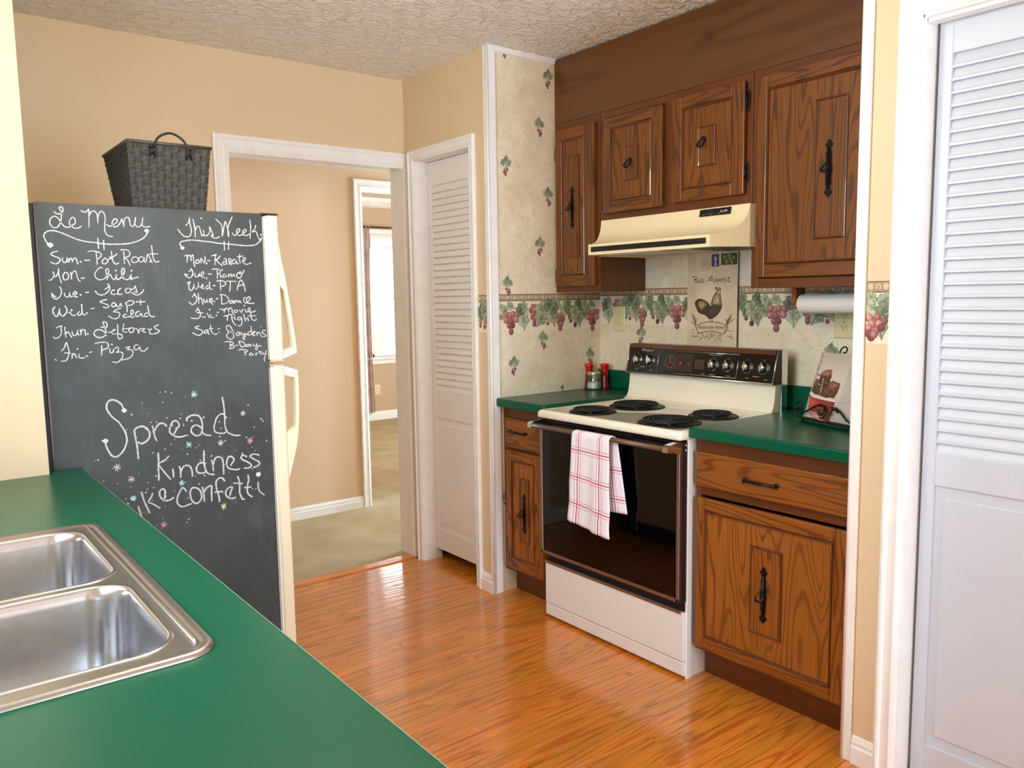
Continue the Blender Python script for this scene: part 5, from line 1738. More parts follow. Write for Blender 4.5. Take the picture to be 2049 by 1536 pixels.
 'week_lower': '''1428 2734 1446 2718 1464 2728 1474 2746 1470 2766 1460 2786
1448 2762 1458 2774 1464 2782
1484 2786 1484 2754 1484 2722
1484 2746 1496 2758 1504 2740 1508 2716
1514 2752 1518 2732 1528 2732 1534 2750
1532 2738 1540 2730
1550 2754 1548 2730
1552 2744 1562 2754 1564 2738 1554 2732 1568 2716
1576 2734 1580 2734
1586 2750 1600 2752
1610 2774 1636 2774 1660 2756 1662 2736 1646 2722 1624 2718
1620 2772 1620 2744 1620 2716
1688 2740 1672 2736 1670 2724 1684 2724 1692 2736 1694 2720
1700 2740 1702 2720
1704 2730 1714 2740 1722 2724
1722 2724 1730 2738 1738 2722
1770 2758 1758 2752 1756 2738 1760 2726 1770 2722 1784 2732
1784 2734 1798 2750 1792 2760 1774 2748 1780 2722 1822 2720
1432 2640 1460 2634 1480 2638 1490 2654 1486 2676 1474 2700
1462 2678 1470 2684 1478 2696
1468 2670 1488 2668 1508 2668
1498 2642 1520 2644
1526 2662 1532 2662 1536 2650 1544 2634
1550 2658 1552 2640 1570 2638
1546 2686 1548 2686
1584 2650 1586 2648
1588 2666 1600 2670
1604 2690 1626 2684 1638 2690
1638 2690 1632 2678 1632 2666
1634 2678 1648 2694 1658 2684 1660 2668
1656 2680 1670 2694 1680 2686 1682 2664 1694 2648
1704 2682 1692 2674 1700 2664 1712 2670 1708 2682
1720 2680 1736 2672 1738 2662 1746 2682 1752 2684
1762 2684 1764 2668 1774 2666
1758 2706 1760 2706
1774 2668 1794 2678 1790 2692 1780 2684 1786 2668 1808 2666 1828 2674
1626 2644 1648 2646 1648 2616
1648 2640 1664 2656 1676 2646 1678 2620 1688 2598 1700 2588
1692 2642 1694 2630 1700 2620
1734 2634 1718 2636 1712 2622 1726 2620 1736 2632 1738 2606 1730 2584 1712 2584
1750 2654 1756 2630 1760 2608
1762 2622 1774 2630 1780 2610
1796 2662 1798 2630 1810 2614 1822 2614 1832 2622
1776 2642 1802 2642 1828 2642
1480 2590 1462 2586 1456 2578 1476 2570 1494 2562 1494 2546 1474 2534 1454 2540 1438 2552
1528 2566 1510 2560 1506 2546 1520 2548 1530 2564 1530 2542 1538 2538
1546 2596 1546 2566 1554 2546 1572 2536 1584 2540
1536 2570 1560 2572
1586 2568 1602 2570
1590 2548 1598 2548
1688 2548 1662 2546 1642 2562 1642 2584 1658 2586 1672 2568 1680 2538 1682 2516 1666 2502 1644 2512 1640 2528 1656 2546 1688 2550
1716 2546 1700 2540 1700 2526 1712 2524 1722 2544 1724 2524
1732 2542 1738 2526 1748 2530 1754 2538
1754 2538 1752 2514 1746 2496 1738 2508 1750 2520 1770 2532
1790 2548 1774 2538 1772 2522 1792 2528
1794 2580 1794 2546 1798 2522
1802 2530 1816 2540 1810 2546 1802 2534 1808 2518 1818 2520
1828 2540 1830 2516
1832 2530 1844 2538 1854 2518 1860 2506
1856 2576 1856 2570
1884 2548 1868 2548 1864 2534 1884 2520 1884 2512 1866 2510
1624 2488 1646 2488 1672 2484 1676 2472 1654 2466 1680 2462 1682 2454 1670 2446 1650 2446
1658 2480 1658 2464 1656 2444
1690 2462 1706 2464
1710 2488 1736 2482 1750 2468 1744 2454 1724 2452
1714 2484 1718 2468 1724 2452
1780 2464 1762 2464 1756 2454 1776 2454 1784 2464 1788 2450
1802 2470 1804 2454 1818 2456 1826 2468
1824 2466 1828 2446 1822 2428 1814 2436 1820 2446 1838 2454 1854 2450
1704 2434 1726 2436 1752 2432 1762 2426 1756 2418 1742 2416
1744 2428 1746 2412 1752 2398
1790 2412 1776 2406 1778 2396 1796 2402 1798 2394
1812 2408 1818 2392
1816 2402 1826 2410
1840 2424 1842 2404 1854 2396
1830 2414 1856 2414
1858 2412 1864 2398 1874 2404
1882 2424 1878 2394 1868 2372 1868 2352''',
 'slogan': '''1032 2132 1022 2158 1002 2178 982 2188 962 2186 948 2170 944 2142 956 2114 974 2086 998 2062 1016 2032 1032 1998 1038 1964 1036 1936 1020 1898 998 1872 974 1860 954 1870 938 1900 928 1930 926 1950
1080 2004 1084 1958 1090 1908 1092 1864 1092 1832
1080 2002 1098 2016 1126 2020 1148 2004 1162 1978 1158 1948 1138 1928 1114 1920 1094 1932
1180 2018 1186 1984 1190 1950 1200 1924
1192 1986 1202 2008 1222 2026 1246 2022 1258 2004
1296 1952 1312 1980 1330 2004 1318 2030 1296 2030 1280 2002 1274 1970 1292 1948 1318 1934 1346 1934 1370 1940''',
 'slogan2': '''1378 2022 1374 2036 1394 2052 1422 2056 1448 2046 1460 2020 1464 1990 1460 1952
1460 1970 1444 1986 1424 1994 1404 1984 1396 1962 1408 1940 1430 1928 1450 1934 1460 1952 1468 1936 1490 1924 1514 1920
1592 2150 1596 2118 1600 2072 1600 2012 1600 1966 1612 1930 1638 1912 1662 1902 1692 1900
1612 2016 1596 2040 1580 2046 1554 2028 1540 1994 1532 1964 1540 1938 1566 1928 1590 1924 1602 1932''',
 'slogan3': '''1202 1856 1202 1812 1198 1768 1198 1724 1196 1688
1262 1828 1236 1804 1202 1786 1224 1744 1244 1712 1264 1684
1278 1748 1280 1720 1280 1694
1316 1758 1322 1726 1320 1686
1324 1724 1338 1750 1358 1756 1378 1746 1388 1716 1388 1682
1074 1554 1080 1528 1090 1478
1096 1638 1100 1620 1108 1580 1122 1538 1134 1502
1158 1620 1150 1598 1132 1570 1158 1552 1176 1536 1194 1520
1220 1564 1226 1602 1226 1626 1210 1634 1196 1618 1198 1592 1212 1570 1236 1560 1258 1564 1274 1574
1350 1596 1328 1624 1308 1598 1294 1566 1292 1538 1308 1514 1330 1508 1354 1514 1376 1518''',
 'slogan4': '''1464 1834 1462 1792 1462 1746 1470 1706 1488 1684 1520 1676
1472 1750 1446 1760 1426 1752 1414 1728 1420 1704 1440 1696 1460 1696 1470 1706
1506 1770 1512 1740 1516 1698
1516 1738 1528 1774 1550 1782 1570 1770 1576 1740 1576 1706 1576 1668
1620 1716 1634 1736 1644 1752 1630 1772 1612 1774 1600 1752 1598 1720 1612 1700 1638 1690 1662 1686 1680 1690
1726 1758 1702 1772 1688 1760 1696 1744 1730 1724 1750 1704 1746 1690 1724 1686 1702 1690
1806 1758 1778 1768 1754 1768 1748 1756 1774 1734 1798 1718 1804 1704 1788 1690 1762 1684
1382 1614 1370 1588 1372 1554 1384 1526 1406 1514 1428 1530 1436 1556 1428 1590 1406 1610 1382 1614
1442 1612 1448 1576 1450 1516
1448 1572 1464 1596 1484 1608 1498 1606 1496 1570 1494 1512
1580 1624 1566 1646 1546 1648 1528 1632 1526 1598 1532 1564 1540 1530 1540 1498
1514 1564 1538 1564 1566 1562
1606 1524 1612 1550 1624 1578 1602 1580 1584 1562 1582 1538 1598 1516 1620 1508 1644 1512
1660 1644 1668 1616 1670 1576 1668 1542 1676 1510 1686 1492 1698 1490
1630 1604 1658 1598 1692 1592
1726 1642 1730 1614 1722 1584 1716 1546 1722 1520 1746 1496
1698 1566 1718 1562 1744 1562
1788 1588 1788 1558 1796 1524 1826 1496''',
}
BLOBS = [(0.363, 1.524, 0.0075), (0.608, 1.571, 0.0065), (0.704, 1.525, 0.006), (0.942, 1.572, 0.003), (0.517, 1.061, 0.007), (0.463, 0.979, 0.0075)]
STARS = [(0.712, 1.09, 'g'), (0.857, 1.018, 'p'), (0.688, 0.94, 'c'), (0.783, 0.933, 'w'), (0.874, 0.929, 'r'), (0.488, 0.9, 'w'), (0.524, 0.859, 'p'), (0.662, 0.827, 'c'), (0.525, 0.803, 'b'), (0.604, 0.709, 'r'), (0.896, 0.818, 'W'), (0.782, 0.734, 'y')]

CW = srgb(208, 211, 206)
names = {'menu': 'chalk_menu_heading', 'menu_lower': 'chalk_menu_list', 'week': 'chalk_week_heading', 'week_lower': 'chalk_week_list',
         'slogan': 'chalk_slogan', 'slogan2': 'chalk_slogan', 'slogan3': 'chalk_slogan', 'slogan4': 'chalk_slogan'}
for key, txt in CHALK.items():
    p = Painter((0, YF, 0), (1, 0, 0), (0, 0, 1), (0, -1, 0), off=0.0003)
    w = 0.0046 if key.startswith('slogan') else 0.0029
    for ln in txt.strip().split('\n'):
        q = [float(a)/2000 for a in ln.split()]
        pts = list(zip(q[0::2], q[1::2]))
        if len(pts) == 2 and math.dist(pts[0], pts[1]) < 0.003: p.blob(pts[0][0], pts[0][1], .0026, .0026, CW, n=8); continue
        p.stroke(pts, w*random.uniform(.88, 1.1), CW, 5, jit=0.22)
    p.obj(names[key], M['chalk'], board)
p = Painter((0, YF, 0), (1, 0, 0), (0, 0, 1), (0, -1, 0), off=0.0016)
for i, (x, z, r) in enumerate(BLOBS):
    c = srgb(206, 232, 214) if i > 3 else CW
    pts = [(x+r*(1+.12*math.sin(3*a))*math.cos(a), z+r*.85*(1+.12*math.cos(4*a))*math.sin(a)) for a in [2*PI*k/14 for k in range(14)]]
    p.poly(pts, c)
SC = {'g': srgb(190, 236, 206), 'p': srgb(216, 200, 208), 'c': srgb(176, 232, 232), 'w': srgb(214, 214, 206), 'r': srgb(226, 168, 180),
      'b': srgb(184, 224, 246), 'W': srgb(240, 240, 236), 'y': srgb(240, 236, 150)}
for x, z, k in STARS:
    L_ = .0095 if k in 'bW' else .012
    w = .0042 if k in 'bW' else .0022
    a0 = random.uniform(0, 1)
    for i in range(4):
        a = a0+PI*i/4
        p.stroke([(x-L_*math.cos(a)*random.uniform(.6, 1), z-L_*math.sin(a)*random.uniform(.6, 1)), (x+L_*math.cos(a)*random.uniform(.6, 1), z+L_*math.sin(a)*random.uniform(.6, 1))], w, SC[k], smooth=False)
rnd = random.Random(4)
for i in range(120):
    a = rnd.uniform(0, 2*PI); rr = math.sqrt(rnd.random())
    x = .68+.265*rr*math.cos(a); z = .90+.215*rr*math.sin(a)
    if x > .935 or x < .40: continue
    s_ = rnd.uniform(.0011, .0027)
    c = [CW, CW, srgb(190, 200, 200), srgb(150, 158, 160)][rnd.randrange(4)]
    p.blob(x, z, s_*1.3, s_*.9, c, rot=rnd.uniform(0, 3), n=6)
p.obj('chalk_confetti', M['chalk'], board)

# ================================================================== BASKET on the refrigerator
bk = thing('basket', 'black woven basket with a looped handle on top of the refrigerator', 'basket', (0.69, 2.63, ZT))
bz0, bz1 = ZT+0.001, 1.822
def bcorner(t):     # t 0 bottom .. 1 top -> x0,x1,y0,y1
    return (0.584-0.010*t, 0.788+0.018*t, 2.496-0.016*t, 2.705+0.085*t)
mb = MB()
a, b = bcorner(0), bcorner(1); th = 0.006
def ringb(c, z, d=0): return [(c[0]+d, c[2]+d, z), (c[1]-d, c[2]+d, z), (c[1]-d, c[3]-d, z), (c[0]+d, c[3]-d, z)]
loft(mb, [ringb(a, bz0, 0.004), ringb(b, bz1, 0.004), ringb(b, bz1, th+.004), ringb(a, bz0+0.01, th+.004)], cap=True)
mb.add(ringb(a, bz0, 0.004), [(3, 2, 1, 0)])
mb.obj('inner_shell', M['basket_in'], bk)
def weave():
    mb = MB()
    rows, cords = 9, 5
    for side in range(4):
        cols = 11 if side in (0, 2) else 13
        for r in range(rows):
            for c in range(cols):
                def P(u, v, h):
                    t = v; q = bcorner(t); z = bz0+(bz1-bz0)*t
                    if side == 0: return (q[0]+(q[1]-q[0])*u, q[2]-h+.004, z)
                    if side == 1: return (q[1]+h-.004, q[2]+(q[3]-q[2])*u, z)
                    if side == 2: return (q[1]+(q[0]-q[1])*u, q[3]+h-.004, z)
                    return (q[0]-h+.004, q[3]+(q[2]-q[3])*u, z)
                u0, u1, v0, v1 = c/cols, (c+1)/cols, r/rows, (r+1)/rows
                horiz = (r+c) % 2 == 0
                for k in range(cords):
                    e = 0.10
                    if horiz:
                        a0, a1 = u0-0.04/cols, u1+0.04/cols
                        b0, b1 = v0+(v1-v0)*(k+e)/cords, v0+(v1-v0)*(k+1-e)/cords
                        vs = [P(a0, b0, .002), P(a1, b0, .002), P(a1, b1, .002), P(a0, b1, .002),
                              P(a0+.01, (b0+b1)/2, .0030), P((a0+a1)/2, b0+.15*(b1-b0), .0058), P(a1-.01, (b0+b1)/2, .0030), P((a0+a1)/2, b1-.15*(b1-b0), .0058)]
                    else:
                        b0, b1 = v0-0.04/rows, min(1, v1+0.04/rows); b0 = max(0, b0)
                        a0, a1 = u0+(u1-u0)*(k+e)/cords, u0+(u1-u0)*(k+1-e)/cords
                        vs = [P(a0, b0, .002), P(a1, b0, .002), P(a1, b1, .002), P(a0, b1, .002),
                              P((a0+a1)/2, b0+.01, .0030), P(a1-.15*(a1-a0), (b0+b1)/2, .0058), P((a0+a1)/2, b1-.01, .0030), P(a0+.15*(a1-a0), (b0+b1)/2, .0058)]
                    mb.add(vs, [(0, 1, 5, 4), (1, 2, 6, 5), (2, 3, 7, 6), (3, 0, 4, 7), (4, 5, 6, 7)])
    return mb
stuff(weave().obj('weave', M['basket'], bk))
q = bcorner(1)
mb = MB()
rim = [(q[0], q[2], bz1), (q[1], q[2], bz1), (q[1], q[3], bz1), (q[0], q[3], bz1)]
for i in range(4): mb.tube([rim[i], rim[(i+1) % 4]], 0.0045, 8)
for i in range(4):
    A, Bv = Vector(rim[i]), Vector(rim[(i+1) % 4]); n = 34
    for k in range(n):
        c = A.lerp(Bv, (k+.5)/n); d = (Bv-A).normalized()
        mb.tube([c-d*.002+Vector((0, 0, -.004)), c+d*.002+Vector((0, 0, .0052))], .0016, 5)
mb.obj('rim', M['basket'], bk)
for yy, sg in ((q[2]-.003, -1), (q[3]+.003, 1)):
    mb = MB()
    h = [(0.640, yy, 1.795), (0.648, yy, 1.822), (0.662, yy, 1.842), (0.690, yy, 1.8535), (0.716, yy, 1.845), (0.734, yy, 1.826), (0.742, yy, 1.798)]
    mb.tube(catmull(h, 5), 0.0034, 8)
    for x in (0.640, 0.742):
        mb.tube([(x-.006, yy-.001*sg, 1.812), (x+.006, yy, 1.800), (x-.005, yy, 1.792)], .0032, 6)
        mb.tube([(x+.006, yy+.001*sg, 1.812), (x-.006, yy, 1.800), (x+.005, yy, 1.792)], .0032, 6)
        mb.tube([(x-.003, yy, 1.806), (x-.009, yy, 1.782)], [.003, .0016], 6); mb.tube([(x+.003, yy, 1.806), (x+.006, yy, 1.780)], [.003, .0016], 6)
    mb.obj('handle', M['iron'], bk)

# ================================================================== ROOSTER SIGN
PX = XB-0.0015
sg = thing('wall_sign', 'cream Bon Appetit sign with a dark rooster behind the stove', 'sign', (PX-0.005, 2.182, 1.14))
def signmat():
    t = NT('aged_print_background')
    v = t.coord()
    a = t.noise(v, 9, 5, .6)
    t.base(t.mix(t.ramp(a, [(.35, 0.0), (.72, 1.0)]), srgb(226, 210, 182), srgb(206, 184, 152)))
    t.set(Roughness=.45)
    return t.m
SIGN = signmat()
sb = B('board', M['bead'], sg, PX-0.011, PX, 2.050, 2.314, 1.130, 1.549, 0.001)
B('face', SIGN, sb, PX-0.0118, PX-0.0108, 2.0515, 2.3135, 1.131, 1.548)
# photo-space of the sign: 75..790 across, 130..1505 down
def sp(x, y):
    s_ = (x-(75-15*(y-150)/1340.0))/((800-20*(y-110)/1410.0)-(75-15*(y-150)/1340.0))
    yt = 150-40*(x-75)/725.0; yb = 1490+30*(x-60)/720.0
    t_ = (y-yt)/(yb-yt)
    return (-2.314+0.264*s_, 1.549-0.412*t_)
p = Painter((PX-0.0118, 0, 0), (0, -1, 0), (0, 0, 1), (-1, 0, 0), off=.0002, step=.00001)
def PL(s_): return [sp(*map(float, q_.split(','))) for q_ in s_.split()]
INK = srgb(38, 28, 22); INK2 = srgb(84, 62, 46); TANP = srgb(196, 164, 126)
body = catmull(PL('410,905 370,850 300,812 240,805 190,840 182,880 200,930 225,985 250,1015 320,1030 360,1060 385,1090 440,1090 500,1050 550,990 578,920 575,860 560,810 520,760 520,700 490,715 450,770 430,830'), 2, True)
# body as overlapping blobs follows the outline; concave outline is cut into convex pieces
p.poly(catmull(PL('405,905 520,880 575,880 572,940 545,995 500,1050 440,1090 390,1092 350,1050 320,1025 340,960'), 2, True), [INK2, INK])
p.poly(catmull(PL('240,805 300,812 360,845 405,900 370,960 350,1030 300,1028 250,1012 225,985 205,935 183,885 192,838'), 2, True), [INK2, INK])
p.poly(catmull(PL('250,840 300,835 345,865 360,890 320,925 290,960 250,930 230,890'), 2, True), [TANP, srgb(150, 116, 84)])
p.poly(catmull(PL('520,700 560,700 560,760 578,860 575,905 500,905 420,890 430,830 455,765 490,712'), 2, True), [srgb(206, 182, 146), INK2])
p.poly(catmull(PL('500,740 540,760 552,850 520,880 450,870 462,800'), 2, True), [srgb(214, 192, 158), srgb(170, 138, 104)])
p.poly(catmull(PL('515,690 540,680 565,700 560,740 520,730'), 2, True), [srgb(220, 200, 170), srgb(160, 130, 100)])
p.poly(catmull(PL('475,640 490,635 500,655 512,630 525,655 545,635 550,660 568,655 560,690 510,695 485,675'), 1, True), [srgb(190, 164, 130), INK2])
p.stroke(PL('545,725 560,760 550,780 538,760'), .003, INK2, 3)
for s_ in ('240,830 215,880 235,930', '300,820 280,880 300,950', '340,850 330,900 315,960', '430,950 480,930 540,950', '440,1000 490,990 520,1000', '460,770 450,830 440,870', '500,740 495,800 480,860', '540,780 545,830 535,870',
           '360,920 400,960 410,1040', '400,930 440,960 450,1050'):
    p.stroke(PL(s_), .0022, INK, 3, taper=True)
for s_ in ('395,1080 405,1130', '430,1080 440,1128', '400,1135 425,1132 450,1128', '395,1140 410,1130'): p.stroke(PL(s_), .0028, INK, 2)
LET = ['150,510 160,490 175,500 178,570', '160,490 205,495 215,520 180,535 215,550 210,580 165,580', '245,530 232,550 240,575 258,570 262,545 245,530', '275,535 280,580', '275,545 295,520 303,545 298,575 312,570',
       '375,565 395,545 420,495 435,480 440,520 448,570', '385,520 395,505 400,520', '398,545 445,538', '465,530 468,590', '465,535 490,525 495,550 468,560', '510,530 516,600', '510,535 535,525 542,550 514,558',
       '560,548 588,538 580,520 560,535 565,562 592,562', '612,500 612,560 628,562', '600,522 630,518', '640,525 645,560 655,558', '642,505 643,508', '672,480 670,555 695,562 700,550', '655,520 698,508']
for s_ in LET: p.stroke(PL(s_), .0036, INK, 4, taper=True)
# banner and its scrolls
BAN = ['210,1185 300,1150 420,1135 540,1148 650,1188', '225,1300 320,1280 420,1270 510,1282 590,1312', '195,1190 235,1305', '655,1190 598,1312', '190,1185 200,1215 240,1310', '640,1195 660,1230 600,1312']
for s_ in BAN: p.stroke(PL(s_), .0030, INK2, 4)
for s_ in ('140,1005 155,1080 195,1185', '155,1010 175,1090 200,1180', '180,1040 185,1100 195,1180', '220,1070 205,1120 200,1180', '110,1120 150,1150 185,1190', '715,1020 690,1090 640,1190', '700,1030 670,1110 630,1200', '670,1075 650,1130 640,1180',
           '760,1090 700,1130 650,1180', '620,1090 640,1110 650,1140'):
    p.stroke(PL(s_), .0034, INK2, 3, taper=True)
for s_ in ('115,1285 140,1250 190,1245', '120,1290 160,1300 135,1350 200,1335', '140,1355 200,1340 250,1345', '745,1280 690,1262 640,1260', '740,1380 700,1350 640,1338', '720,1390 700,1320 690,1310',
           '240,1305 280,1290 310,1330 270,1320', '290,1330 340,1350 380,1330 350,1300', '370,1300 400,1370 440,1310 400,1300 430,1365', '420,1300 450,1350 470,1300 440,1290', '480,1300 520,1340 550,1300 520,1290', '590,1310 550,1330 560,1360 540,1370',
           '260,1400 280,1370 300,1360', '330,1395 345,1370 360,1365', '380,1400 395,1375 410,1370', '470,1370 490,1400 480,1405', '540,1380 570,1410 575,1395', '500,1350 530,1380', '310,1350 270,1380 250,1395'):
    p.stroke(PL(s_), .0024, INK2, 3, taper=True)
# stamps and postmark
p.poly([sp(432, 178), sp(540, 170), sp(540, 345), sp(432, 352)], [srgb(70, 66, 120), srgb(46, 44, 92)])
p.stroke(PL('490,200 475,240 500,260 480,290 505,320 470,330'), .006, srgb(186, 184, 206), 3)
p.stroke(PL('465,235 490,240 515,225'), .003, srgb(186, 184, 206), 3)
p.poly([sp(568, 165), sp(790, 152), sp(790, 318), sp(568, 328)], [srgb(84, 92, 52), srgb(54, 60, 34)])
for x, y, r in ((610, 215, .008), (680, 190, .010), (740, 220, .008), (640, 280, .009), (715, 285, .008), (690, 240, .008)):
    q_ = sp(x, y); p.blob(q_[0], q_[1], r, r*1.2, [srgb(176, 172, 118), srgb(90, 96, 56)], n=10)
c_ = sp(350, 315)
for rr in (.026, .017):
    p.stroke([(c_[0]+rr*math.cos(2*PI*k/20), c_[1]+rr*1.05*math.sin(2*PI*k/20)) for k in range(21)], .0012, srgb(120, 104, 84), 2)
for dy in (-.006, 0, .006): p.stroke([(c_[0]-.012, c_[1]+dy), (c_[0]+.012, c_[1]+dy)], .0018, srgb(132, 114, 92), smooth=False)
for k in range(14):
    a = 2*PI*k/14; p.blob(c_[0]+.0215*math.cos(a), c_[1]+.0225*math.sin(a), .0016, .0016, srgb(110, 94, 76), n=5)
p.stroke(PL('740,336 775,334'), .0014, srgb(110, 94, 76), smooth=False)
p.obj('printed_picture', M['print'], sb)
q_ = sp(418, 1212)
text_obj('banner_lettering', 'Naturally Fresh', .0235, Vector((PX-0.0122, -q_[0], q_[1])), (0, -1, 0), (0, 0, 1), (-1, 0, 0), plain('sepia_ink', srgb(84, 62, 46), .6), sb, shear=.45)

# ================================================================== OUTLETS
def outlet(label, origin, S_, N_, group='wall outlets', w=0.078, h=0.120):
    """duplex receptacle: plate, two faces with slots; origin = centre on the wall"""
    O = Vector(origin); S_ = Vector(S_); N_ = Vector(N_); T_ = Vector((0, 0, 1))
    t = thing('wall_outlet', label, 'outlet', origin, group)
    def blk(mb, s0, s1, t0, t1, n0, n1, ins=0.0):
        vs = []
        for n_, d in ((n0, 0.0), (n1, ins)):
            vs += [O+S_*(s0+d)+T_*(t0+d)+N_*n_, O+S_*(s1-d)+T_*(t0+d)+N_*n_, O+S_*(s1-d)+T_*(t1-d)+N_*n_, O+S_*(s0+d)+T_*(t1-d)+N_*n_]
        mb.add(vs, [(3, 2, 1, 0), (4, 5, 6, 7), (0, 1, 5, 4), (1, 2, 6, 5), (2, 3, 7, 6), (3, 0, 4, 7)])
    mb = MB(); blk(mb, -w/2, w/2, -h/2, h/2, 0, .003); blk(mb, -w/2, w/2, -h/2, h/2, .003, .0055, .004)
    mb.obj('cover_plate', M['ivory'], t)
    for s in (-1, 1):
        c = s*0.0205
        mb = MB()
        pts = []
        for k in range(20):
            a = 2*PI*k/20
            u, v = .0165*math.cos(a), .0165*math.sin(a); v = max(-.0125, min(.0125, v))
            pts.append((u, v))
        vs = [O+S_*u+T_*(c+v)+N_*.005 for u, v in pts] + [O+S_*u*.95+T_*(c+v*.95)+N_*.0072 for u, v in pts]
        mb.add(vs, [tuple(range(20, 40))] + [(i, (i+1) % 20, (i+1) % 20+20, i+20) for i in range(20)])
        rc = mb.obj('receptacle', M['ivory'], t)
        m2 = MB()
        blk(m2, -.0075, -.0055, c-.001, c+.0075, .0070, .0075); blk(m2, .0055, .0075, c-.001, c+.0065, .0070, .0075)
        blk(m2, -.0020, .0020, c-.0085, c-.005, .0070, .0075)
        m2.obj('slots', M['ivory_d'], rc)
    mb = MB(); mb.tube([O+N_*.005, O+N_*.0068], .003, 8); mb.obj('screw', M['chrome'], t)
    return t
outlet('ivory wall outlet on the grape border left of the rooster sign', (XB-.0013, 2.7405, 1.254), (0, -1, 0), (-1, 0, 0), 'kitchen outlets')
outlet('ivory wall outlet under the paper towel roll', (XB-.0013, 1.580, 1.256), (0, -1, 0), (-1, 0, 0), 'kitchen outlets')
outlet('small ivory wall outlet under the bedroom window', (4.325, 8.019, 0.344), (1, 0, 0), (0, -1, 0), 'bedroom outlets', .070, .115)

# ================================================================== PAPER TOWEL HOLDER (under the right wall cabinet)
t = thing('paper_towel_holder', 'oak paper towel holder fixed under the right wall cabinet', 'towel holder', (2.66, 1.53, 1.29))
for yy in (1.672, 1.362):
    MB().prism([(2.628, 1.3855), (2.692, 1.3855), (2.690, 1.335), (2.675, 1.306), (2.645, 1.306), (2.630, 1.335)], 'Y', yy, yy+.018).obj('bracket', M['roundwood'], t)
MB().tube([(2.660, 1.374, 1.327), (2.660, 1.680, 1.327)], .009, 12).obj('rod', M['roundwood'], t)
r = MB(); r.sm = True
def cyl(y, rr, n=40): return [(2.660+rr*math.cos(2*PI*k/n), y, 1.327+rr*math.sin(2*PI*k/n)) for k in range(n)]
loft(r, [cyl(1.392, .0125), cyl(1.390, .0335), cyl(1.392, .0352), cyl(1.664, .0352), cyl(1.667, .0335), cyl(1.665, .0125)])
r.sm = False
r.add([(2.6255, 1.391, 1.335), (2.6255, 1.666, 1.335), (2.6238, 1.666, 1.318), (2.6238, 1.391, 1.318)], [(0, 1, 2, 3)])
o = r.obj('paper_towel_roll', M['papertowel'])
tag(o, 'white paper towel roll hanging under the right wall cabinet', 'paper towels')

# ================================================================== SALT JAR AND SHAKERS
jc = (2.690, 2.795)
t = thing('salt_jar', 'clear glass jar half filled with white salt beside the red shakers', 'jar', (jc[0], jc[1], 0.914))
MB().lathe([(.030, .0012), (.0355, .004), (.0372, .012), (.0372, .052), (.0345, .062), (.0315, .068), (.0315, .074)], (jc[0], jc[1], .914), n=32, caps=False).obj('glass_body', M['jarglass'], t)
MB().lathe([(.010, .002), (.033, .003), (.0352, .010), (.0352, .033), (.026, .0365), (.012, .034), (.002, .033)], (jc[0], jc[1], .914), n=28).obj('salt', M['salt'], t)
MB().lathe([(.0325, .070), (.0335, .072), (.0335, .083), (.0320, .0865), (.029, .087), (.002, .087)], (jc[0], jc[1], .914), n=28).obj('lid', M['lid'], t)
def mill(label, x, y):
    t = thing('pepper_mill', label, 'shaker', (x, y, .914), 'red shakers')
    MB().lathe([(.0220, 0), (.0235, .004), (.0228, .010), (.0205, .030), (.0180, .055), (.0165, .080)], (x, y, .9141), n=24).obj('base', M['darkred'], t)
    MB().lathe([(.0165, .080), (.0160, .084), (.0162, .092), (.0185, .102), (.0215, .110), (.0225, .115), (.0218, .120), (.0180, .1235), (.010, .1245), (.001, .1247)], (x, y, .9141), n=24).obj('head', M['red'], t)
mill('red shaker standing right of the glass salt jar', 2.750, 2.7835)
mill('red shaker half hidden behind the glass salt jar', 2.706, 2.848)

# ================================================================== COOKBOOK ON ITS IRON STAND
BO = Vector((2.548, 1.580, 0.930))
Ax = Vector((-0.30, -0.954, 0)).normalized()
Nb = Vector((Ax.y, -Ax.x, 0)).normalized()           # towards the room
if Nb.x > 0: Nb = -Nb
Up = (Vector((0, 0, 1))*0.945 - Nb*0.327).normalized()
Nf = Ax.cross(Up).normalized()
if Nf.x > 0: Nf = -Nf
def bpnt(u, v, h=0.0): return BO + Ax*u + Up*v + Nf*h
bk_ = thing('cookbook', 'open cookbook with a photo of stacked brownies on a black stand', 'book', tuple(BO))
WPG, HPG = 0.232, 0.238
def page(u0, u1, sag, top):
    mb = MB(); mb.sm = True
    n = 12; vs = []
    for i in range(n+1):
        t_ = i/n; u = u0+(u1-u0)*t_
        h = sag*math.sin(PI*(t_ if u1 > u0 else t_))
        for v in (0.0, HPG-top*t_):
            vs.append(bpnt(u, v, h)); vs.append(bpnt(u, v, h-0.006*(1-abs(2*t_-1)*.3)))
    fs = []
    for i in range(n):
        a = i*4; b = a+4
        fs += [(a, b, b+2, a+2), (a+1, a+3, b+3, b+1), (a, a+1, b+1, b), (a+2, b+2, b+3, a+3)]
    fs += [(0, 2, 3, 1), (n*4, n*4+1, n*4+3, n*4+2)]
    mb.add(vs, fs)
    return mb
lp = page(0.0, WPG, 0.0, 0.0).obj('left_page', M['page'], bk_)
rp_ = page(WPG, WPG*2, 0.014, 0.004).obj('right_page', M['page'], bk_)
p = Painter(BO, Ax, Up, Nf, off=.0004, step=.00002)
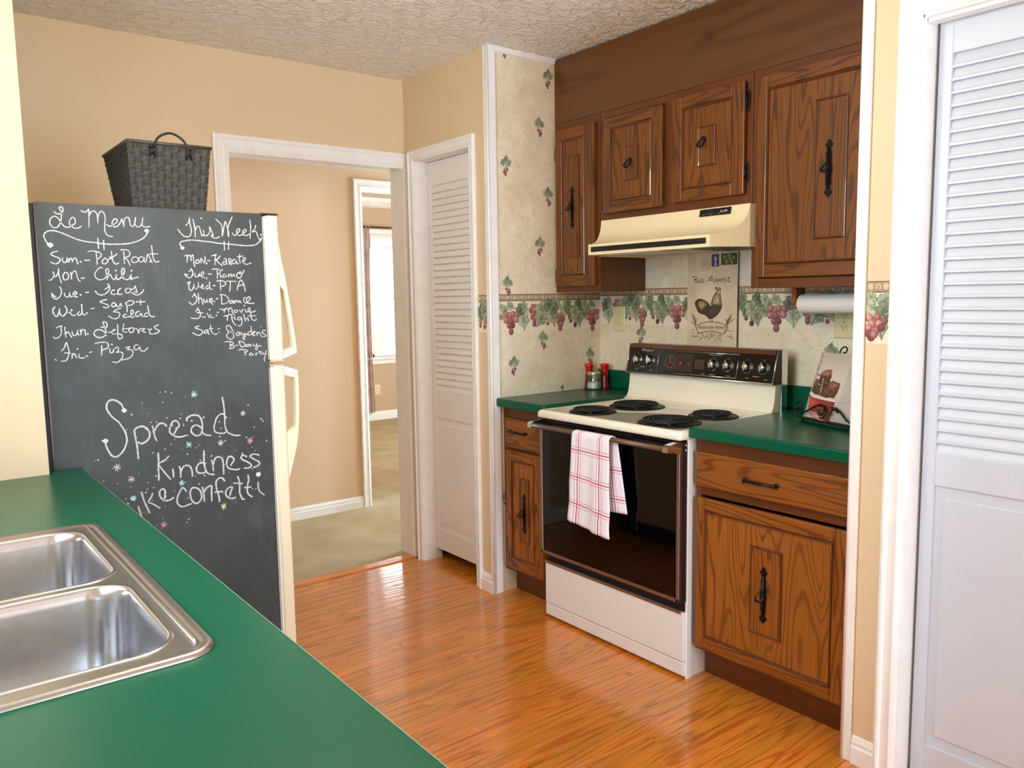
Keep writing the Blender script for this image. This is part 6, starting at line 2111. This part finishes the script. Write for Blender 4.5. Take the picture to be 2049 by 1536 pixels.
# picture traced in page units: photo crop 430..1000 across, 215..1400 down
def bkp(x, y):
    # left edge of the page runs (430,220)->(145,1215); right of the crop follows the same lean
    v = 1-(y-220-0.06*(x-430))/(1060.0)
    xl = 430-285*(1-v)
    return ((x-xl)/(640.0)*0.150, v*HPG)
def BL(s_): return [bkp(*map(float, q_.split(','))) for q_ in s_.split()]
p.poly(BL('248,890 330,950 480,965 780,1000 745,1150 700,1300 560,1290 380,1180 250,1160'), [srgb(170, 46, 44), srgb(128, 28, 34)])
p.poly(BL('255,910 330,960 420,1010 300,1130 245,1120'), [srgb(196, 70, 62), srgb(170, 50, 50)])
p.poly(BL('480,1120 600,1110 690,1150 690,1300 560,1290 450,1220'), [srgb(120, 70, 44), srgb(70, 34, 28)])
p.poly(BL('250,1200 400,1170 560,1250 660,1330 440,1290 300,1240'), [srgb(206, 150, 140), srgb(160, 100, 96)])
p.stroke(BL('250,880 330,930 480,955 780,985'), .008, srgb(226, 212, 200), 4)
CH1, CH2, CH3 = srgb(84, 44, 30), srgb(52, 24, 18), srgb(150, 96, 66)
p.poly(BL('280,850 300,790 350,700 400,740 480,760 470,910 350,900'), [CH1, CH2])
p.poly(BL('480,760 620,720 640,800 700,930 600,945 470,920'), [srgb(110, 60, 36), CH2])
p.poly(BL('620,790 840,740 850,760 800,880 740,950 690,935'), [CH1, srgb(96, 30, 30)])
p.poly(BL('620,700 700,670 860,710 840,760 650,830 600,800'), [srgb(170, 116, 88), CH1])
p.poly(BL('400,720 440,600 500,590 600,600 660,560 670,610 620,740 500,760'), [CH1, CH2])
p.poly(BL('440,590 470,540 560,500 675,495 665,570 600,610 520,600'), [srgb(176, 120, 96), srgb(120, 70, 52)])
p.poly(BL('300,760 360,650 430,660 400,740 340,780'), [srgb(140, 90, 70), CH1])
p.stroke(BL('370,575 400,590 440,590 470,600'), .0035, srgb(70, 44, 32), 3)
rb = random.Random(5)
for i in range(70):
    x = rb.uniform(320, 800); y = rb.uniform(600, 920)
    if y < 700 and (x < 440 or x > 640): continue
    q_ = bkp(x, y); p.blob(q_[0], q_[1], rb.uniform(.001, .0035), rb.uniform(.001, .003), [CH3, srgb(186, 110, 60), srgb(60, 30, 22)][i % 3], n=6)
p.stroke(BL('510,640 500,740 470,880'), .0028, srgb(220, 190, 170), 3, jit=.3)
for k in range(19): 
    vv = .186-.0066*k
    p.poly([(.150+.0011*k*0, vv), (.215, vv), (.215, vv+.0011), (.150, vv+.0011)], srgb(120, 112, 104))
p.stroke([(.004, .170), (.007, .186)], .0016, srgb(70, 60, 54), smooth=False)
p.obj('brownie_photo', M['print'], lp)
mb = MB()
for k in range(24):
    for (a_, b_) in ((.06, .34), (.40, .66), (.72, .94)):
        n_ = 3
        for j in range(n_):
            t0 = a_+(b_-a_)*j/n_; t1 = a_+(b_-a_)*(j+.8)/n_
            f_ = lambda t_: .014*math.sin(PI*t_)+.0006
            vv = .205-.0078*k
            mb.add([bpnt(WPG*(1+t0), vv, f_(t0)), bpnt(WPG*(1+t1), vv, f_(t1)), bpnt(WPG*(1+t1), vv+.0016, f_(t1)), bpnt(WPG*(1+t0), vv+.0016, f_(t0))], [(0, 1, 2, 3)])
mb.obj('printed_text', plain('grey_ink', srgb(110, 104, 98), .7), rp_)
st = thing('book_stand', 'black wrought iron cookbook stand with scrolls on the green counter', 'book stand', tuple(BO+Ax*.18-Vector((0, 0, .016))))
mb = MB()
def spiral(cx, cy, r0, r1, a0, a1, n=22):
    return [(cx+(r0+(r1-r0)*k/n)*math.cos(a0+(a1-a0)*k/n), cy+(r0+(r1-r0)*k/n)*math.sin(a0+(a1-a0)*k/n)) for k in range(n+1)]
def sc(pts, h=0.016, r=.0030): mb.tube([bpnt(u, v, h) for u, v in pts], r, 7)
# front scroll work
sc(spiral(-.014, .030, .006, .024, -3.2, 4.75) + [(.0, .006), (.03, .020), (.062, .040), (.085, .050), (.110, .046)])
sc(spiral(.092, .026, .008, .021, 2.6, 8.4))
sc(spiral(.152, .022, .008, .022, .5-PI, -5.9))
sc([(.110, .046), (.118, .020), (.112, .002), (.098, .004)])
sc([(.135, .044), (.160, .046), (.19, .030), (.22, .010), (.25, .002)])
mb.obj('front_scrolls', M['iron'], st)
mb = MB()
for v_ in (-.006,):
    vs = [bpnt(u, v_, h) for u in (-.012, .40) for h in (-.012, .022)] + [bpnt(u, v_-.004, h) for u in (-.012, .385) for h in (-.012, .022)]
    mb.add(vs, [(0, 1, 3, 2), (4, 6, 7, 5), (0, 4, 5, 1), (2, 3, 7, 6), (0, 2, 6, 4), (1, 5, 7, 3)])
mb.obj('ledge', M['iron'], st)
mb = MB()
for u in (.06, .30):
    mb.tube([bpnt(u, -.006, -.012), bpnt(u, .22, -.014)], .003, 7)
mb.tube([bpnt(.06, .20, -.014), bpnt(.30, .20, -.014)], .003, 7)
pts = [bpnt(.18, .10, -.015), bpnt(.18, .21, -.015)] + [bpnt(u, v, -.015) for u, v in spiral(.105, .262, .017, .005, -1.0, 4.4)]
mb.tube([bpnt(.075, .20, -.014)] + [bpnt(u, v, -.014) for u, v in spiral(.088, .252, .020, .005, PI+.4, -2.2)], .0028, 7)
mb.tube([bpnt(.30, .20, -.014)] + [bpnt(u, v, -.014) for u, v in spiral(.285, .250, .020, .005, -.4, 5.0)], .0028, 7)
for u in (.02, .34):
    f = bpnt(u, -.006, .018)
    mb.tube([f, Vector((f.x, f.y, .9145))], .0032, 7)
bk2 = bpnt(.18, .12, -.015)
mb.tube([bk2, Vector((bk2.x, bk2.y, 0)) + Vector((0, 0, .9165)) - Vector((Nb.x, Nb.y, 0))*.05], .003, 7)
mb.tube([bpnt(.06, .12, -.014), bpnt(.30, .12, -.014)], .0028, 7)
mb.obj('back_frame', M['iron'], st)

# ================================================================== BEDROOM THINGS seen through the door
t = thing('curtain', 'thin patterned curtain hanging left of the bedroom window', 'curtain', (4.22, 7.96, 0.09))
def curtain():
    mb = MB(); mb.sm = True
    nu, nv = 24, 18; vs = []; fs = []
    for j in range(nv+1):
        z = 2.145-(2.145-.10)*j/nv
        for i in range(nu+1):
            u = i/nu
            vs.append((4.10+u*.155*(1-.12*math.sin(PI*j/nv)), 7.955+.022*math.sin(u*PI*7)*(.5+.5*j/nv), z))
    for j in range(nv):
        for i in range(nu): fs.append((j*(nu+1)+i, j*(nu+1)+i+1, (j+1)*(nu+1)+i+1, (j+1)*(nu+1)+i))
    mb.add(vs, fs)
    return mb
curtain().obj('cloth', M['curtain'], t)
mb = MB()
for x in (4.11, 4.16, 4.21, 4.25): mb.tube([(x-.01, 7.955, 2.13), (x, 7.94, 2.168), (x+.01, 7.955, 2.13)], .006, 6)
mb.obj('tab_loops', M['curtain'], t)
mb = MB(); mb.tube([(4.02, 7.955, 2.152), (5.45, 7.955, 2.152)], .009, 10)
mb.tube([(4.06, 7.955, 2.152), (4.06, 8.018, 2.152)], .006, 8); mb.tube([(5.40, 7.955, 2.152), (5.40, 8.018, 2.152)], .006, 8)
tag(mb.obj('curtain_rod', M['dkbrown']), 'dark curtain rod above the bedroom window', 'curtain rod')
t = thing('window_blind', 'white slatted blind pulled up at the top of the bedroom window', 'blind', (4.75, 8.03, 1.93))
B('head_rail', M['blind'], t, WB[0]+.012, WB[1]-.012, 8.005, 8.035, 2.040, 2.078, .003)
for k in range(9):
    B('slat', M['blind'], t, WB[0]+.016, WB[1]-.016, 8.006, 8.034, 1.9465+k*.0100, 1.9505+k*.0100, .0)
B('bottom_rail', M['blind'], t, WB[0]+.014, WB[1]-.014, 8.005, 8.035, 1.928, 1.942, .003)
mb = MB(); mb.tube([(4.50, 8.000, 2.04), (4.50, 8.000, 1.93)], .003, 6); mb.obj('cord', M['blind'], t)

# ================================================================== OUTSIDE
o = B('lawn', M['grass'], None, -12, 40, 8.3, 45, -0.62, -0.60); struct(o)
rt = random.Random(11)
def tree(x, y, h, r, lab):
    t = thing('tree', lab, 'tree', (x, y, -.6), 'bare trees behind the lawn')
    mb = MB()
    mb.tube([(x, y, -.6), (x+rt.uniform(-.1, .1), y, h*.4), (x+rt.uniform(-.3, .3), y, h)], [r, r*.75, r*.2], 8)
    mb.obj('trunk', M['bark'], t)
    mb = MB()
    for k in range(34):
        z = rt.uniform(.3, h*.95); a = rt.uniform(0, 2*PI); L_ = rt.uniform(.35, .75)*(1-.5*z/h)
        p0 = Vector((x, y, z)); p1 = p0+Vector((math.cos(a)*L_*.5, math.sin(a)*L_*.5, L_*.5)); p2 = p1+Vector((math.cos(a+.5)*L_*.5, math.sin(a+.5)*L_*.5, L_*.4))
        mb.tube([p0, p1, p2], [r*.28, r*.16, r*.04], 5)
        for s_ in (-1, 1):
            p3 = p1+Vector((math.cos(a+s_)*L_*.4, math.sin(a+s_)*L_*.4, L_*.35)); mb.tube([p1, p3], [r*.12, r*.03], 4)
    mb.obj('branches', M['bark'], t)
for i in range(7):
    tree(10.1+i*.62, 20.5+(i % 3)*1.5, rt.uniform(5.5, 7.5), rt.uniform(.04, .07), 'bare leafless tree in the row beyond the lawn outside the bedroom window')
t = B('neighbour_wall', M['siding'], None, 7.86, 12.6, 14.0, 14.2, -0.6, 3.4)
tag(t, 'pale white building wall outside the right half of the bedroom window', 'building')
